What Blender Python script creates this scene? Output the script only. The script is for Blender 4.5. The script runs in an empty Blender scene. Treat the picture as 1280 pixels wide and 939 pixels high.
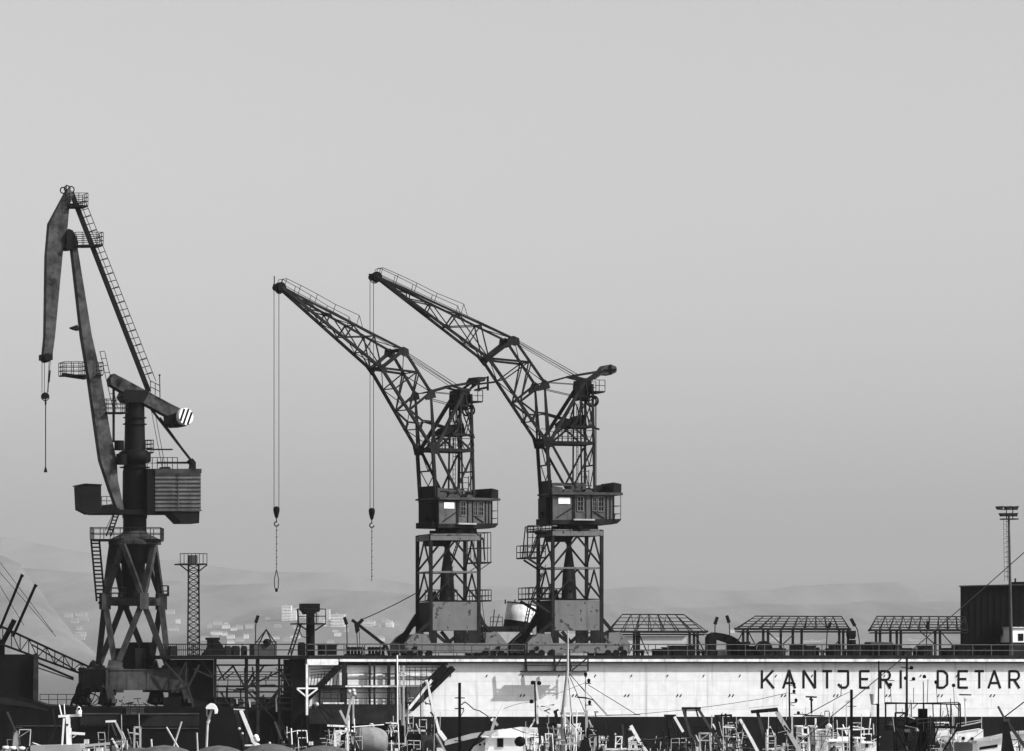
import bpy, bmesh, math, random
import numpy as np
from mathutils import Vector, Matrix
random.seed(7)
SC = bpy.context.scene
COL = SC.collection
# ------------------------------------------------------------------ camera, sky, sun, exposure
F = 5333.33            # focal length in photo pixels (1280 wide)
HY = 835.0             # horizon row
CZ = 8.0               # camera height above the water
cam_d = bpy.data.cameras.new("camera")
cam_d.sensor_width = 36.0
cam_d.lens = 36.0 * F / 1280.0
cam_d.shift_y = (HY - 469.5) / 1280.0
cam_d.clip_start = 1.0
cam_d.clip_end = 30000.0
cam = bpy.data.objects.new("camera", cam_d)
cam.location = (0, 0, CZ)
cam.rotation_euler = (math.radians(90), 0, 0)
COL.objects.link(cam)
SC.camera = cam

SUN = Vector((0.712, -0.283, 0.643)).normalized()
W = bpy.data.worlds.new("World")
SC.world = W
W.use_nodes = True
nt = W.node_tree
bg = nt.nodes["Background"]
sky = nt.nodes.new("ShaderNodeTexSky")
sky.sky_type = 'NISHITA'
sky.sun_disc = False
sky.sun_elevation = math.asin(SUN.z)
sky.sun_rotation = math.atan2(SUN.x, SUN.y)
sky.air_density = 1.0
sky.dust_density = 3.0
sky.ozone_density = 1.0
bw = nt.nodes.new("ShaderNodeRGBToBW")      # black-and-white photograph: neutral sky
nt.links.new(sky.outputs[0], bw.inputs[0])
nt.links.new(bw.outputs[0], bg.inputs[0])
bg.inputs[1].default_value = 0.128
sd = bpy.data.lights.new("sun", 'SUN')
sd.energy = 3.6
sd.angle = math.radians(0.5)
sd.color = (1, 1, 1)
sun = bpy.data.objects.new("sun", sd)
sun.rotation_euler = SUN.to_track_quat('Z', 'Y').to_euler()
sun.location = (200, -100, 200)
COL.objects.link(sun)
vs = SC.view_settings
vs.view_transform = 'Standard'
vs.look = 'None'
vs.exposure = 0.66
vs.gamma = 1.0
vs.use_curve_mapping = False
SC.cycles.volume_bounces = 1
SC.cycles.max_bounces = 6

# ------------------------------------------------------------------ materials (all neutral greys)
MATS = {}
def M(name, v, rough=0.65, var=0.3, scale=1.2, spots=0.0, streak=0.0, metallic=0.0, bump=0.0, sv=0.02):
    if name in MATS: return MATS[name]
    m = bpy.data.materials.new(name); m.use_nodes = True
    t = m.node_tree; n = t.nodes; l = t.links
    p = n["Principled BSDF"]
    p.inputs["Roughness"].default_value = rough
    p.inputs["Metallic"].default_value = metallic
    p.inputs["Specular IOR Level"].default_value = 0.05 if v < .06 else 0.2
    geo = n.new("ShaderNodeNewGeometry")
    nz = n.new("ShaderNodeTexNoise"); nz.inputs["Scale"].default_value = scale
    nz.inputs["Detail"].default_value = 5; nz.inputs["Roughness"].default_value = 0.65
    l.new(geo.outputs["Position"], nz.inputs["Vector"])
    mr = n.new("ShaderNodeMapRange")
    mr.inputs[1].default_value = 0.3; mr.inputs[2].default_value = 0.7
    mr.inputs[3].default_value = v * (1 - var); mr.inputs[4].default_value = v * (1 + var)
    l.new(nz.outputs["Fac"], mr.inputs[0])
    out = mr.outputs[0]
    def mul(a, b):
        k = n.new("ShaderNodeMath"); k.operation = 'MULTIPLY'
        l.new(a, k.inputs[0]); l.new(b, k.inputs[1]); return k.outputs[0]
    if streak:
        mp = n.new("ShaderNodeMapping"); mp.inputs["Scale"].default_value = (2.2, 2.2, 0.18)
        l.new(geo.outputs["Position"], mp.inputs[0])
        z2 = n.new("ShaderNodeTexNoise"); z2.inputs["Scale"].default_value = 1.0; z2.inputs["Detail"].default_value = 4
        l.new(mp.outputs[0], z2.inputs["Vector"])
        r2 = n.new("ShaderNodeMapRange"); r2.inputs[1].default_value = 0.5; r2.inputs[2].default_value = 0.75
        r2.inputs[3].default_value = 1.0; r2.inputs[4].default_value = 1 - streak
        l.new(z2.outputs["Fac"], r2.inputs[0]); out = mul(out, r2.outputs[0])
    if spots:
        z3 = n.new("ShaderNodeTexNoise"); z3.inputs["Scale"].default_value = 1.6; z3.inputs["Detail"].default_value = 2
        l.new(geo.outputs["Position"], z3.inputs["Vector"])
        r3 = n.new("ShaderNodeMapRange"); r3.inputs[1].default_value = 0.61; r3.inputs[2].default_value = 0.65
        r3.inputs[3].default_value = 1.0; r3.inputs[4].default_value = 1 - spots
        l.new(z3.outputs["Fac"], r3.inputs[0]); out = mul(out, r3.outputs[0])
    l.new(out, p.inputs["Base Color"])
    if bump:
        b = n.new("ShaderNodeBump"); b.inputs["Strength"].default_value = bump; b.inputs["Distance"].default_value = 0.3
        l.new(nz.outputs["Fac"], b.inputs["Height"]); l.new(b.outputs[0], p.inputs["Normal"])
    MATS[name] = m
    return m

STEEL = M("dark_weathered_steel", 0.012, 0.6, 0.6, 0.9, streak=0.3)
BLACK = M("black_iron", 0.004, 0.6, 0.4)
RUST = M("rusty_steel", 0.02, 0.75, 0.5, 1.1, streak=0.35)
GREY = M("grey_painted_plate", 0.115, 0.6, 0.16, 0.8, spots=0.75, streak=0.4)
MIDG = M("grey_steel", 0.05, 0.6, 0.35, 1.0, streak=0.3)
PALEG = M("pale_grey_paint", 0.32, 0.6, 0.2, 1.0, streak=0.25)
WHITE = M("white_paint", 0.78, 0.5, 0.10, 0.8, streak=0.18)
WORN = M("worn_white_paint", 0.60, 0.6, 0.25, 1.5, streak=0.45)
HOUSE = M("cabin_boarding", 0.07, 0.7, 0.30, 1.4, streak=0.5)
GLASS = M("dark_glass", 0.006, 0.35, 0.2)
FRAME = M("worn_frame_paint", .11, .7, .4)
ROPE = M("wire_rope", 0.018, 0.7, 0.2)
CLOTH = M("dark_canvas", 0.075, 0.9, 0.35, 3.0, bump=0.3)
WOOD = M("weathered_timber", 0.22, 0.8, 0.35, 2.0, streak=0.3)

def hill_material(name, v, sc, spec):
    """hazy scrub hillside: dark thickets, paler clearings, scattered pale rock and houses"""
    m = bpy.data.materials.new(name); m.use_nodes = True
    t = m.node_tree; n = t.nodes; l = t.links; p = n["Principled BSDF"]
    p.inputs["Roughness"].default_value = .95; p.inputs["Specular IOR Level"].default_value = 0.0
    geo = n.new("ShaderNodeNewGeometry"); mp = n.new("ShaderNodeMapping"); mp.inputs["Scale"].default_value = (sc, sc * .035, sc * 1.0)
    l.new(geo.outputs["Position"], mp.inputs[0])
    nz = n.new("ShaderNodeTexNoise"); nz.inputs["Scale"].default_value = 1; nz.inputs["Detail"].default_value = 9; nz.inputs["Roughness"].default_value = .7
    l.new(mp.outputs[0], nz.inputs["Vector"])
    r = n.new("ShaderNodeMapRange"); r.inputs[1].default_value = .36; r.inputs[2].default_value = .66
    r.inputs[3].default_value = v * .72; r.inputs[4].default_value = v * 1.28
    l.new(nz.outputs["Fac"], r.inputs[0])
    vo = n.new("ShaderNodeTexVoronoi"); vo.inputs["Scale"].default_value = 14
    l.new(mp.outputs[0], vo.inputs["Vector"])
    r2 = n.new("ShaderNodeMapRange"); r2.inputs[1].default_value = .10; r2.inputs[2].default_value = .22
    r2.inputs[3].default_value = spec; r2.inputs[4].default_value = 0.0
    l.new(vo.outputs["Distance"], r2.inputs[0])
    ad = n.new("ShaderNodeMath"); ad.operation = 'ADD'; l.new(r.outputs[0], ad.inputs[0]); l.new(r2.outputs[0], ad.inputs[1])
    l.new(ad.outputs[0], p.inputs["Base Color"]); return m

def wall_material(name, v, ang, bwid, bh):
    m = bpy.data.materials.new(name); m.use_nodes = True
    t = m.node_tree; n = t.nodes; l = t.links
    p = n["Principled BSDF"]; p.inputs["Roughness"].default_value = 0.6
    geo = n.new("ShaderNodeNewGeometry")
    rot = n.new("ShaderNodeMapping"); rot.inputs["Rotation"].default_value = (0, 0, -ang)
    l.new(geo.outputs["Position"], rot.inputs[0])
    sp = n.new("ShaderNodeSeparateXYZ"); l.new(rot.outputs[0], sp.inputs[0])
    cb = n.new("ShaderNodeCombineXYZ"); l.new(sp.outputs[0], cb.inputs[0]); l.new(sp.outputs[2], cb.inputs[1])
    def mulm(a, b):
        k = n.new("ShaderNodeMath"); k.operation = 'MULTIPLY'; l.new(a, k.inputs[0]); l.new(b, k.inputs[1]); return k.outputs[0]
    br = n.new("ShaderNodeTexBrick")
    br.inputs["Scale"].default_value = 1.0
    br.inputs["Brick Width"].default_value = bwid; br.inputs["Row Height"].default_value = bh
    br.inputs["Mortar Size"].default_value = 0.045; br.inputs["Mortar Smooth"].default_value = 0.9
    br.inputs["Color1"].default_value = (v, v, v, 1); br.inputs["Color2"].default_value = (v * .95, v * .95, v * .95, 1)
    br.inputs["Mortar"].default_value = (v * .77, v * .77, v * .77, 1)
    l.new(cb.outputs[0], br.inputs["Vector"])
    b2 = n.new("ShaderNodeRGBToBW"); l.new(br.outputs["Color"], b2.inputs[0])
    nz = n.new("ShaderNodeTexNoise"); nz.inputs["Scale"].default_value = 1.3; nz.inputs["Detail"].default_value = 6
    l.new(cb.outputs[0], nz.inputs["Vector"])
    r = n.new("ShaderNodeMapRange"); r.inputs[1].default_value = .3; r.inputs[2].default_value = .75
    r.inputs[3].default_value = 1.04; r.inputs[4].default_value = .86
    l.new(nz.outputs["Fac"], r.inputs[0])
    mp = n.new("ShaderNodeMapping"); mp.inputs["Scale"].default_value = (2.0, 0.07, 1)
    l.new(cb.outputs[0], mp.inputs[0])
    z2 = n.new("ShaderNodeTexNoise"); z2.inputs["Scale"].default_value = 1.0; z2.inputs["Detail"].default_value = 5
    l.new(mp.outputs[0], z2.inputs["Vector"])
    r2 = n.new("ShaderNodeMapRange"); r2.inputs[1].default_value = .60; r2.inputs[2].default_value = .80
    r2.inputs[3].default_value = 1.0; r2.inputs[4].default_value = .48
    l.new(z2.outputs["Fac"], r2.inputs[0])
    l.new(mulm(mulm(b2.outputs[0], r.outputs[0]), r2.outputs[0]), p.inputs["Base Color"])
    return m

def facade_material(name, v, wx, wz):
    """far apartment facades: rows of dark openings"""
    m = bpy.data.materials.new(name); m.use_nodes = True
    t = m.node_tree; n = t.nodes; l = t.links
    p = n["Principled BSDF"]; p.inputs["Roughness"].default_value = 0.8
    tc = n.new("ShaderNodeTexCoord")
    sp = n.new("ShaderNodeSeparateXYZ"); l.new(tc.outputs["Object"], sp.inputs[0])
    ad = n.new("ShaderNodeMath"); ad.operation = 'ADD'; l.new(sp.outputs[0], ad.inputs[0]); l.new(sp.outputs[1], ad.inputs[1])
    cb = n.new("ShaderNodeCombineXYZ"); l.new(ad.outputs[0], cb.inputs[0]); l.new(sp.outputs[2], cb.inputs[1])
    br = n.new("ShaderNodeTexBrick"); br.offset = 0.0
    br.inputs["Scale"].default_value = 1.0
    br.inputs["Brick Width"].default_value = wx; br.inputs["Row Height"].default_value = wz
    br.inputs["Mortar Size"].default_value = 1.9; br.inputs["Mortar Smooth"].default_value = 0.1
    d = .22
    br.inputs["Color1"].default_value = (d, d, d, 1); br.inputs["Color2"].default_value = (d * 2, d * 2, d * 2, 1)
    br.inputs["Mortar"].default_value = (v, v, v, 1)
    l.new(cb.outputs[0], br.inputs["Vector"])
    l.new(br.outputs["Color"], p.inputs["Base Color"])
    return m

# ------------------------------------------------------------------ geometry helpers
def P(px, py, Y):
    """point of the place seen at photo pixel (px,py) that stands Y metres away"""
    k = Y / F
    return Vector(((px - 640) * k, Y, CZ + (HY - py) * k))
UP = Vector((0, 0, 1))
class Frame:
    """upright working frame: axis A runs to the right, B runs away from the quay"""
    def __init__(s, px0, Y0, deg):
        s.O = Vector(((px0 - 640) * Y0 / F, Y0, 0)); a = math.radians(deg)
        s.A = Vector((math.cos(a), math.sin(a), 0)); s.B = Vector((-math.sin(a), math.cos(a), 0)); s.ang = a
    def at(s, px, py, b=0.0):
        k = (px - 640) / F
        c, n = s.A.x, s.A.y
        a = (k * (s.O.y + b * c) - s.O.x + b * n) / (c - k * n)
        q = s.O + s.A * a + s.B * b
        q.z = CZ + (HY - py) * q.y / F
        return q
    def loc(s, a, b, z):
        q = s.O + s.A * a + s.B * b; q.z = z; return q
    def px(s): return s.O.y / F
class MB:
    def __init__(s): s.v = []; s.f = []; s.sm = []; s.pc = []
    def add(s, vs_, fs_, smooth=False):
        o = len(s.v); s.v += [Vector(x) for x in vs_]; s.pc.append((o, len(s.v), len(s.f), len(s.f) + len(fs_)))
        for f in fs_: s.f.append([i + o for i in f]); s.sm.append(smooth)
    def bar(s, p, q, w, d=None, ref=None, w2=None):
        d = d or w
        p = Vector(p); q = Vector(q); t = q - p
        if t.length < 1e-6: return s
        t.normalize(); ref = Vector(ref) if ref is not None else Vector((0, 1, 0))
        n = ref - t * ref.dot(t)
        if n.length < 1e-3: n = Vector((1, 0, 0)) - t * t.x
        n.normalize(); u = t.cross(n)
        w2 = w2 or w
        r = []
        for c, ww in ((p, w), (q, w2)):
            r += [c + u * ww / 2 + n * d / 2, c - u * ww / 2 + n * d / 2, c - u * ww / 2 - n * d / 2, c + u * ww / 2 - n * d / 2]
        s.add(r, [(3, 2, 1, 0), (4, 5, 6, 7), (0, 1, 5, 4), (1, 2, 6, 5), (2, 3, 7, 6), (3, 0, 4, 7)]); return s
    def tube(s, p, q, r, r2=None, n=6, smooth=True):
        p = Vector(p); q = Vector(q); t = q - p
        if t.length < 1e-6: return s
        t.normalize(); a = Vector((0, 0, 1)) if abs(t.z) < .9 else Vector((1, 0, 0))
        u = t.cross(a).normalized(); w = t.cross(u); r2 = r if r2 is None else r2
        vv = []
        for c, rr in ((p, r), (q, r2)):
            for i in range(n):
                an = 2 * math.pi * i / n; vv.append(c + (u * math.cos(an) + w * math.sin(an)) * rr)
        s.add(vv, [(i, (i + 1) % n, n + (i + 1) % n, n + i) for i in range(n)], smooth)
        s.add(vv[:n], [tuple(range(n - 1, -1, -1))]); s.add(vv[n:], [tuple(range(n))]); return s
    def path(s, pts, r, n=5):
        for a, b in zip(pts, pts[1:]): s.tube(a, b, r, n=n)
        return s
    def prism(s, pts, off):
        off = Vector(off); n = len(pts); pts = [Vector(x) for x in pts]
        s.add(pts + [x + off for x in pts], [tuple(range(n)), tuple(range(2 * n - 1, n - 1, -1))] + [(i, i + n, (i + 1) % n + n, (i + 1) % n) for i in range(n)])
        return s
    def poly(s, fr, pl, b0, b1):
        return s.prism([fr.at(x, y, b0) for x, y in pl], fr.B * (b1 - b0))
    def fbox(s, fr, x0, y0, x1, y1, b0, b1):
        return s.poly(fr, [(x0, y1), (x1, y1), (x1, y0), (x0, y0)], b0, b1)
    def box(s, c, sx, sy, sz, ang=0):
        c = Vector(c); A = Vector((math.cos(ang), math.sin(ang), 0)); Bv = Vector((-math.sin(ang), math.cos(ang), 0))
        q = [c + A * (i * sx / 2) + Bv * (j * sy / 2) for i, j in ((-1, -1), (1, -1), (1, 1), (-1, 1))]
        for x in q: x.z -= sz / 2
        return s.prism(q, (0, 0, sz))
    def fbar(s, fr, p, q, w, b=0.0, b2=None, d=None, w2=None):
        k = fr.px()
        return s.bar(fr.at(p[0], p[1], b), fr.at(q[0], q[1], b if b2 is None else b2), w * k, (d if d is not None else w * k), fr.B, (w2 * k if w2 else None))
    def lathe(s, c, prof, n=20, axis=None):
        """prof: (radius, height) pairs along axis from c"""
        c = Vector(c); t = Vector(axis).normalized() if axis is not None else UP
        a = Vector((0, 0, 1)) if abs(t.z) < .9 else Vector((1, 0, 0))
        u = t.cross(a).normalized(); w = t.cross(u)
        vv = []
        for r, h in prof:
            for i in range(n):
                an = 2 * math.pi * i / n; vv.append(c + t * h + (u * math.cos(an) + w * math.sin(an)) * max(r, 1e-4))
        fs = []
        for j in range(len(prof) - 1):
            for i in range(n):
                fs.append((j * n + i, j * n + (i + 1) % n, (j + 1) * n + (i + 1) % n, (j + 1) * n + i))
        s.add(vv, fs, True)
        s.add(vv[:n], [tuple(range(n))]); s.add(vv[-n:], [tuple(range(n - 1, -1, -1))]); return s
    def ring(s, c, R, r, axis, n=18, a0=0.0, a1=2 * math.pi):
        t = Vector(axis).normalized(); a = Vector((0, 0, 1)) if abs(t.z) < .9 else Vector((1, 0, 0))
        u = t.cross(a).normalized(); w = t.cross(u); c = Vector(c)
        pts = [c + (u * math.cos(a0 + (a1 - a0) * i / n) + w * math.sin(a0 + (a1 - a0) * i / n)) * R for i in range(n + 1)]
        return s.path(pts, r, 5)
    def rail(s, pts, h=1.05, step=1.3, r=0.028, rails=2, mid=None):
        for a, b in zip(pts, pts[1:]):
            a = Vector(a); b = Vector(b); L = (b - a).length; k = max(1, round(L / step))
            for i in range(k + 1):
                c = a.lerp(b, i / k); s.tube(c, c + UP * h, r, n=4)
            for j in range(rails):
                z = UP * (h * (j + 1) / rails); s.tube(a + z, b + z, r, n=4)
        return s
    def ladder(s, p, q, w, side, r=0.03, step=0.35, cage=None):
        side = Vector(side).normalized() * w / 2; p = Vector(p); q = Vector(q)
        s.tube(p - side, q - side, r, n=4); s.tube(p + side, q + side, r, n=4)
        k = int((q - p).length / step)
        for i in range(1, k): c = p.lerp(q, i / k); s.tube(c - side, c + side, r * .8, n=4)
        return s

ORG = {}
def _props(o, label, cat, group, kind):
    if label: o["label"] = label
    if cat: o["category"] = cat
    if group: o["group"] = group
    if kind: o["kind"] = kind
def thing(name, label, cat, loc, group=None):
    o = bpy.data.objects.new(name, None); COL.objects.link(o)
    o.location = loc; ORG[o.name] = Vector(loc); o.empty_display_size = 0.5
    _props(o, label, cat, group, None); return o
def clusters(mb):
    """sets of primitives that lie apart from one another"""
    n = len(mb.pc)
    if n < 2 or n > 1800: return None
    V = np.array([tuple(v) for v in mb.v])
    lo = np.array([V[a:b].min(0) for a, b, _, _ in mb.pc]); hi = np.array([V[a:b].max(0) for a, b, _, _ in mb.pc])
    L = (hi - lo).max(1); root = list(range(n))
    def find(i):
        while root[i] != i: root[i] = root[root[i]]; i = root[i]
        return i
    for i in range(n - 1):
        g = np.maximum(0, np.maximum(lo[i + 1:] - hi[i], lo[i] - hi[i + 1:])); d = np.sqrt((g * g).sum(1))
        for j in np.nonzero(d < np.maximum(.02, .42 * np.maximum(L[i], L[i + 1:])))[0]:
            a, b = find(i), find(i + 1 + int(j))
            if a != b: root[b] = a
    out = {}
    for i in range(n): out.setdefault(find(i), []).append(i)
    return list(out.values()) if 1 < len(out) <= 60 else None
def part(mb, name, mat, parent=None, label=None, cat=None, group=None, kind=None, loc=None):
    cl = clusters(mb) if parent is not None else None
    if cl:
        cl.sort(key=lambda c: -len(c)); first = None
        for c in cl:
            q = MB()
            for i in c:
                a, b, f0, f1 = mb.pc[i]; q.add(mb.v[a:b], [[k - a for k in f] for f in mb.f[f0:f1]]); q.sm[-(f1 - f0):] = mb.sm[f0:f1]
            o = _part(q, name, mat, parent, label, cat, group, kind, loc); first = first or o
        return first
    return _part(mb, name, mat, parent, label, cat, group, kind, loc)
def _part(mb, name, mat, parent=None, label=None, cat=None, group=None, kind=None, loc=None):
    if parent is not None: org = ORG[parent.name]
    else:
        if loc is None:
            zs = min(v.z for v in mb.v)
            n = len(mb.v); loc = Vector((sum(v.x for v in mb.v) / n, sum(v.y for v in mb.v) / n, zs))
        org = Vector(loc)
    me = bpy.data.meshes.new(name)
    me.from_pydata([v - org for v in mb.v], [], mb.f)
    me.polygons.foreach_set("use_smooth", mb.sm)
    bm = bmesh.new(); bm.from_mesh(me); bmesh.ops.recalc_face_normals(bm, faces=bm.faces); bm.to_mesh(me); bm.free()
    me.materials.append(mat); me.update()
    o = bpy.data.objects.new(name, me); COL.objects.link(o)
    if parent is not None: o.parent = parent
    else: o.location = org
    ORG[o.name] = org
    _props(o, label, cat, group, kind); return o
def structure(mb, name, mat): return part(mb, name, mat, None, kind="structure", loc=(0, 0, 0))
# ------------------------------------------------------------------ water, hills, shore
def water_material():
    m = bpy.data.materials.new("harbour_water"); m.use_nodes = True
    t = m.node_tree; n = t.nodes; l = t.links; p = n["Principled BSDF"]
    p.inputs["Base Color"].default_value = (.02, .02, .02, 1); p.inputs["Roughness"].default_value = .3
    geo = n.new("ShaderNodeNewGeometry"); mp = n.new("ShaderNodeMapping"); mp.inputs["Scale"].default_value = (.5, .9, 1)
    l.new(geo.outputs["Position"], mp.inputs[0])
    z = n.new("ShaderNodeTexNoise"); z.inputs["Scale"].default_value = 1.2; z.inputs["Detail"].default_value = 6
    l.new(mp.outputs[0], z.inputs["Vector"])
    b = n.new("ShaderNodeBump"); b.inputs["Strength"].default_value = .5; b.inputs["Distance"].default_value = .4
    l.new(z.outputs["Fac"], b.inputs["Height"]); l.new(b.outputs[0], p.inputs["Normal"])
    return m
mb = MB(); mb.add([(-6000, -40, 0), (6000, -40, 0), (6000, 18000, 0), (-6000, 18000, 0)], [(0, 1, 2, 3)])
structure(mb, "water", water_material())
mb = MB(); mb.box((0, 3, 2.2), 160, 60, 4.4); structure(mb, "quay", M("quay_concrete", .3, .85, .2))
mb = MB(); mb.box((-8, 155, 1.25), 24, 26, 2.5); structure(mb, "jetty", M("jetty_concrete", .3, .85, .2))

def interp(tab, x):
    if x <= tab[0][0]: return tab[0][1]
    for (a, b), (c, d) in zip(tab, tab[1:]):
        if x <= c:
            t = (x - a) / (c - a); t = t * t * (3 - 2 * t) * .5 + t * .5
            return b + (d - b) * t
    return tab[-1][1]
def vnoise(x, y, seed=0):
    def h(i, j):
        n = math.sin(i * 127.1 + j * 311.7 + seed * 74.7) * 43758.5453; return n - math.floor(n)
    i, j = math.floor(x), math.floor(y); u, v = x - i, y - j
    u = u * u * (3 - 2 * u); v = v * v * (3 - 2 * v)
    return (h(i, j) * (1 - u) + h(i + 1, j) * u) * (1 - v) + (h(i, j + 1) * (1 - u) + h(i + 1, j + 1) * u) * v
class Hill:
    def __init__(s, ridge, Y0, Y1, rough, seed): s.r, s.Y0, s.Y1, s.k, s.seed = ridge, Y0, Y1, rough, seed
    def z(s, px, Y):
        H = CZ + (HY - interp(s.r, px)) * s.Y1 / F
        t = (Y - s.Y0) / (s.Y1 - s.Y0)
        X = (px - 640) * Y / F
        nz = 0
        for o in range(4): nz += (vnoise(X / (560 / 2 ** o), Y / (6000 / 2 ** o), s.seed + o) - .5) * s.k * .55 ** o
        sh = max(0, min(1, t)) ** .8 if t <= 1 else max(0, 1 - (t - 1) * 2.5)
        return H * sh + nz * (0.25 + min(1, max(0, t)) * .9) * (1 if t > 0 else 0) - (2 if t <= 0 else 0)
    def build(s, name, mat):
        mb = MB(); nx, ny = 190, 40; pv = []
        for j in range(ny + 1):
            Y = s.Y0 + (s.Y1 - s.Y0) * 1.25 * j / ny
            for i in range(nx + 1):
                px = -260 + 1800 * i / nx
                pv.append(((px - 640) * Y / F, Y, s.z(px, Y)))
        mb.add(pv, [(j * (nx + 1) + i, j * (nx + 1) + i + 1, (j + 1) * (nx + 1) + i + 1, (j + 1) * (nx + 1) + i) for j in range(ny) for i in range(nx)], True)
        return structure(mb, name, mat)
far_hill = Hill([(-260, 672), (0, 679), (60, 684), (130, 693), (200, 702), (300, 710), (400, 718), (480, 729), (560, 739), (680, 742), (760, 738), (820, 735), (900, 738), (960, 732), (1010, 724), (1060, 721), (1120, 722), (1200, 727), (1300, 730), (1540, 738)], 11000, 14000, 42, 1)
mid_hill = Hill([(-260, 712), (0, 716), (100, 724), (190, 732), (260, 741), (330, 736), (400, 742), (470, 752), (560, 766), (700, 762), (860, 757), (960, 751), (1100, 747), (1200, 751), (1540, 765)], 7000, 11000, 55, 5)
near_hill = Hill([(-260, 655), (-80, 684), (0, 703), (22, 711), (45, 738), (70, 772), (95, 800), (120, 818), (160, 826), (400, 828), (1540, 830)], 5000, 6600, 36, 9)
far_hill.build("hills", hill_material("wooded_hillside", .122, .004, .01))
mid_hill.build("hillside", hill_material("scrub_hillside", .112, .009, .05))
near_hill.build("quarry_hill", hill_material("bare_rock_hill", .125, .012, .03))

# ------------------------------------------------------------------ town across the water
FAC = [facade_material("facade_pale", .48, 7, 6), facade_material("facade_white", .58, 9, 5.5), facade_material("facade_grey", .40, 6, 6)]
ROOF = M("flat_roof", .35, .8, .2)
def town_block(px0, px1, yt, Y, label, m=0, dep=40):
    Y = Y * 3.45
    xa, xb = (px0 - 640) * Y / F, (px1 - 640) * Y / F
    zb = min(mid_hill.z(px0, Y), mid_hill.z(px1, Y + dep)) - 4; zt = CZ + (HY - yt) * Y / F
    if zt - zb < 6: zb = zt - 8
    rb = random.Random(int(px0 * 7 + yt))
    t = thing("apartment_building", label, "building", ((xa + xb) / 2, Y + dep / 2, zb), "apartment buildings of the far town")
    mb = MB(); mb.box(((xa + xb) / 2, Y + dep / 2, (zb + zt) / 2), xb - xa, dep, zt - zb)
    wq = (xb - xa) * rb.uniform(.3, .6); hq = (zt - zb) * rb.uniform(.5, .8); sd_ = rb.choice((-1, 1)); xq = (xa + xb) / 2 + sd_ * ((xb - xa) / 2 + wq / 2 - 1)
    mb.box((xq, Y + dep / 2 + 3, zb + hq / 2), wq, dep, hq)
    part(mb, "wall", FAC[m], t)
    mb = MB(); mb.box(((xa + xb) / 2, Y + dep / 2, zt + .4), xb - xa + .8, dep + .8, .8); mb.box((xq + sd_, Y + dep / 2 + 3, zb + hq + .4), wq, dep, .8)
    if xb - xa > 10: mb.box(((xa + xb) / 2 - 2, Y + dep / 2, zt + 1.9), 4, 4, 2.2)
    part(mb, "roof", ROOF, t)
    mb = MB(); z = zb + 8
    while z < zt - 1:
        mb.box(((xa + xb) / 2, Y - .45, z), (xb - xa) * .86, .9, .7); z += 6
    if mb.v: part(mb, "balcony", WORN, t)
TB = [
 (352, 364, 757, 2480, "pale tower left of the dark post head, tall and narrow", 1),
 (365, 381, 760, 2520, "pale tower half hidden behind the dark post head", 0),
 (398, 412, 762, 2450, "tall pale block just right of the post platform", 0),
 (413, 431, 768, 2400, "broad white block right of the post platform beside a taller pale one", 1),
 (322, 343, 789, 2380, "long low pale block behind the pyramid frame on the dock", 0),
 (344, 352, 784, 2460, "narrow grey block between the pyramid frame and the post", 2),
 (384, 396, 784, 2400, "low grey block behind the dark post column", 2),
 (453, 468, 777, 2420, "pale block with banded balconies under the small inclined derrick", 0),
 (482, 490, 776, 2440, "small white block high on the slope right of the small derrick", 1),
 (470, 481, 796, 2350, "low pale block behind the foot of the small derrick", 0),
 (436, 450, 792, 2360, "low white block left of the small derrick", 1),
 (262, 274, 791, 2420, "low pale block right of the lattice floodlight mast", 0),
 (281, 297, 797, 2380, "low grey block left of the tall dock lamp", 2),
 (206, 222, 793, 2400, "low pale block between the big crane and the lattice mast", 0),
 (142, 163, 786, 2420, "white block seen between the big crane's portal legs", 1),
 (166, 176, 797, 2380, "low grey block framed by the big crane's front legs", 2),
 (82, 92, 796, 2440, "low pale block left of the big crane, leftmost of the town", 0),
 (96, 108, 789, 2480, "white block left of the big crane on higher ground", 1),
 (111, 119, 795, 2420, "small pale block hard against the big crane's left leg", 0),
 (500, 512, 800, 2380, "low white block left of the middle crane's sloping strut", 1),
 (962, 978, 797, 2400, "low pale block below the middle roof frame", 0),
 (1003, 1030, 801, 2380, "long low grey block seen under the middle roof frame", 2),
 (1128, 1150, 800, 2420, "low pale block seen under the right roof frame", 0),
 (894, 908, 800, 2400, "low white block behind the bent dark duct", 1),
]
for x0, x1, yt, Y, lab, m in TB: town_block(x0, x1, yt, Y, lab, m)
rh = random.Random(19)
for i in range(64):      # scattered small houses on the slope
    px = rh.gauss(rh.choice((95, 155, 218, 275, 292, 335, 372, 420, 470, 500, 905, 1015, 1140)), 9); Y = rh.uniform(7500, 8700)
    z0 = mid_hill.z(px, Y) - 1; X = (px - 640) * Y / F; w = rh.uniform(8, 20); h = rh.uniform(4, 9)
    t = thing("hillside_house", "tiny pale house scattered in the hazy far town", "house", (X, Y, z0), "small houses of the far town")
    mb = MB(); mb.box((X, Y, z0 + h / 2), w, 10, h); part(mb, "wall", (PALEG, WORN, ROOF)[i % 3], t)
    mb = MB(); mb.prism([(X - w / 2 - .6, Y - 5.5, z0 + h), (X + w / 2 + .6, Y - 5.5, z0 + h), (X + w * .3, Y - 5.5, z0 + h + 1.6), (X - w * .35, Y - 5.5, z0 + h + 1.6)], (0, 11, 0)); part(mb, "roof", ROOF, t)
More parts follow.
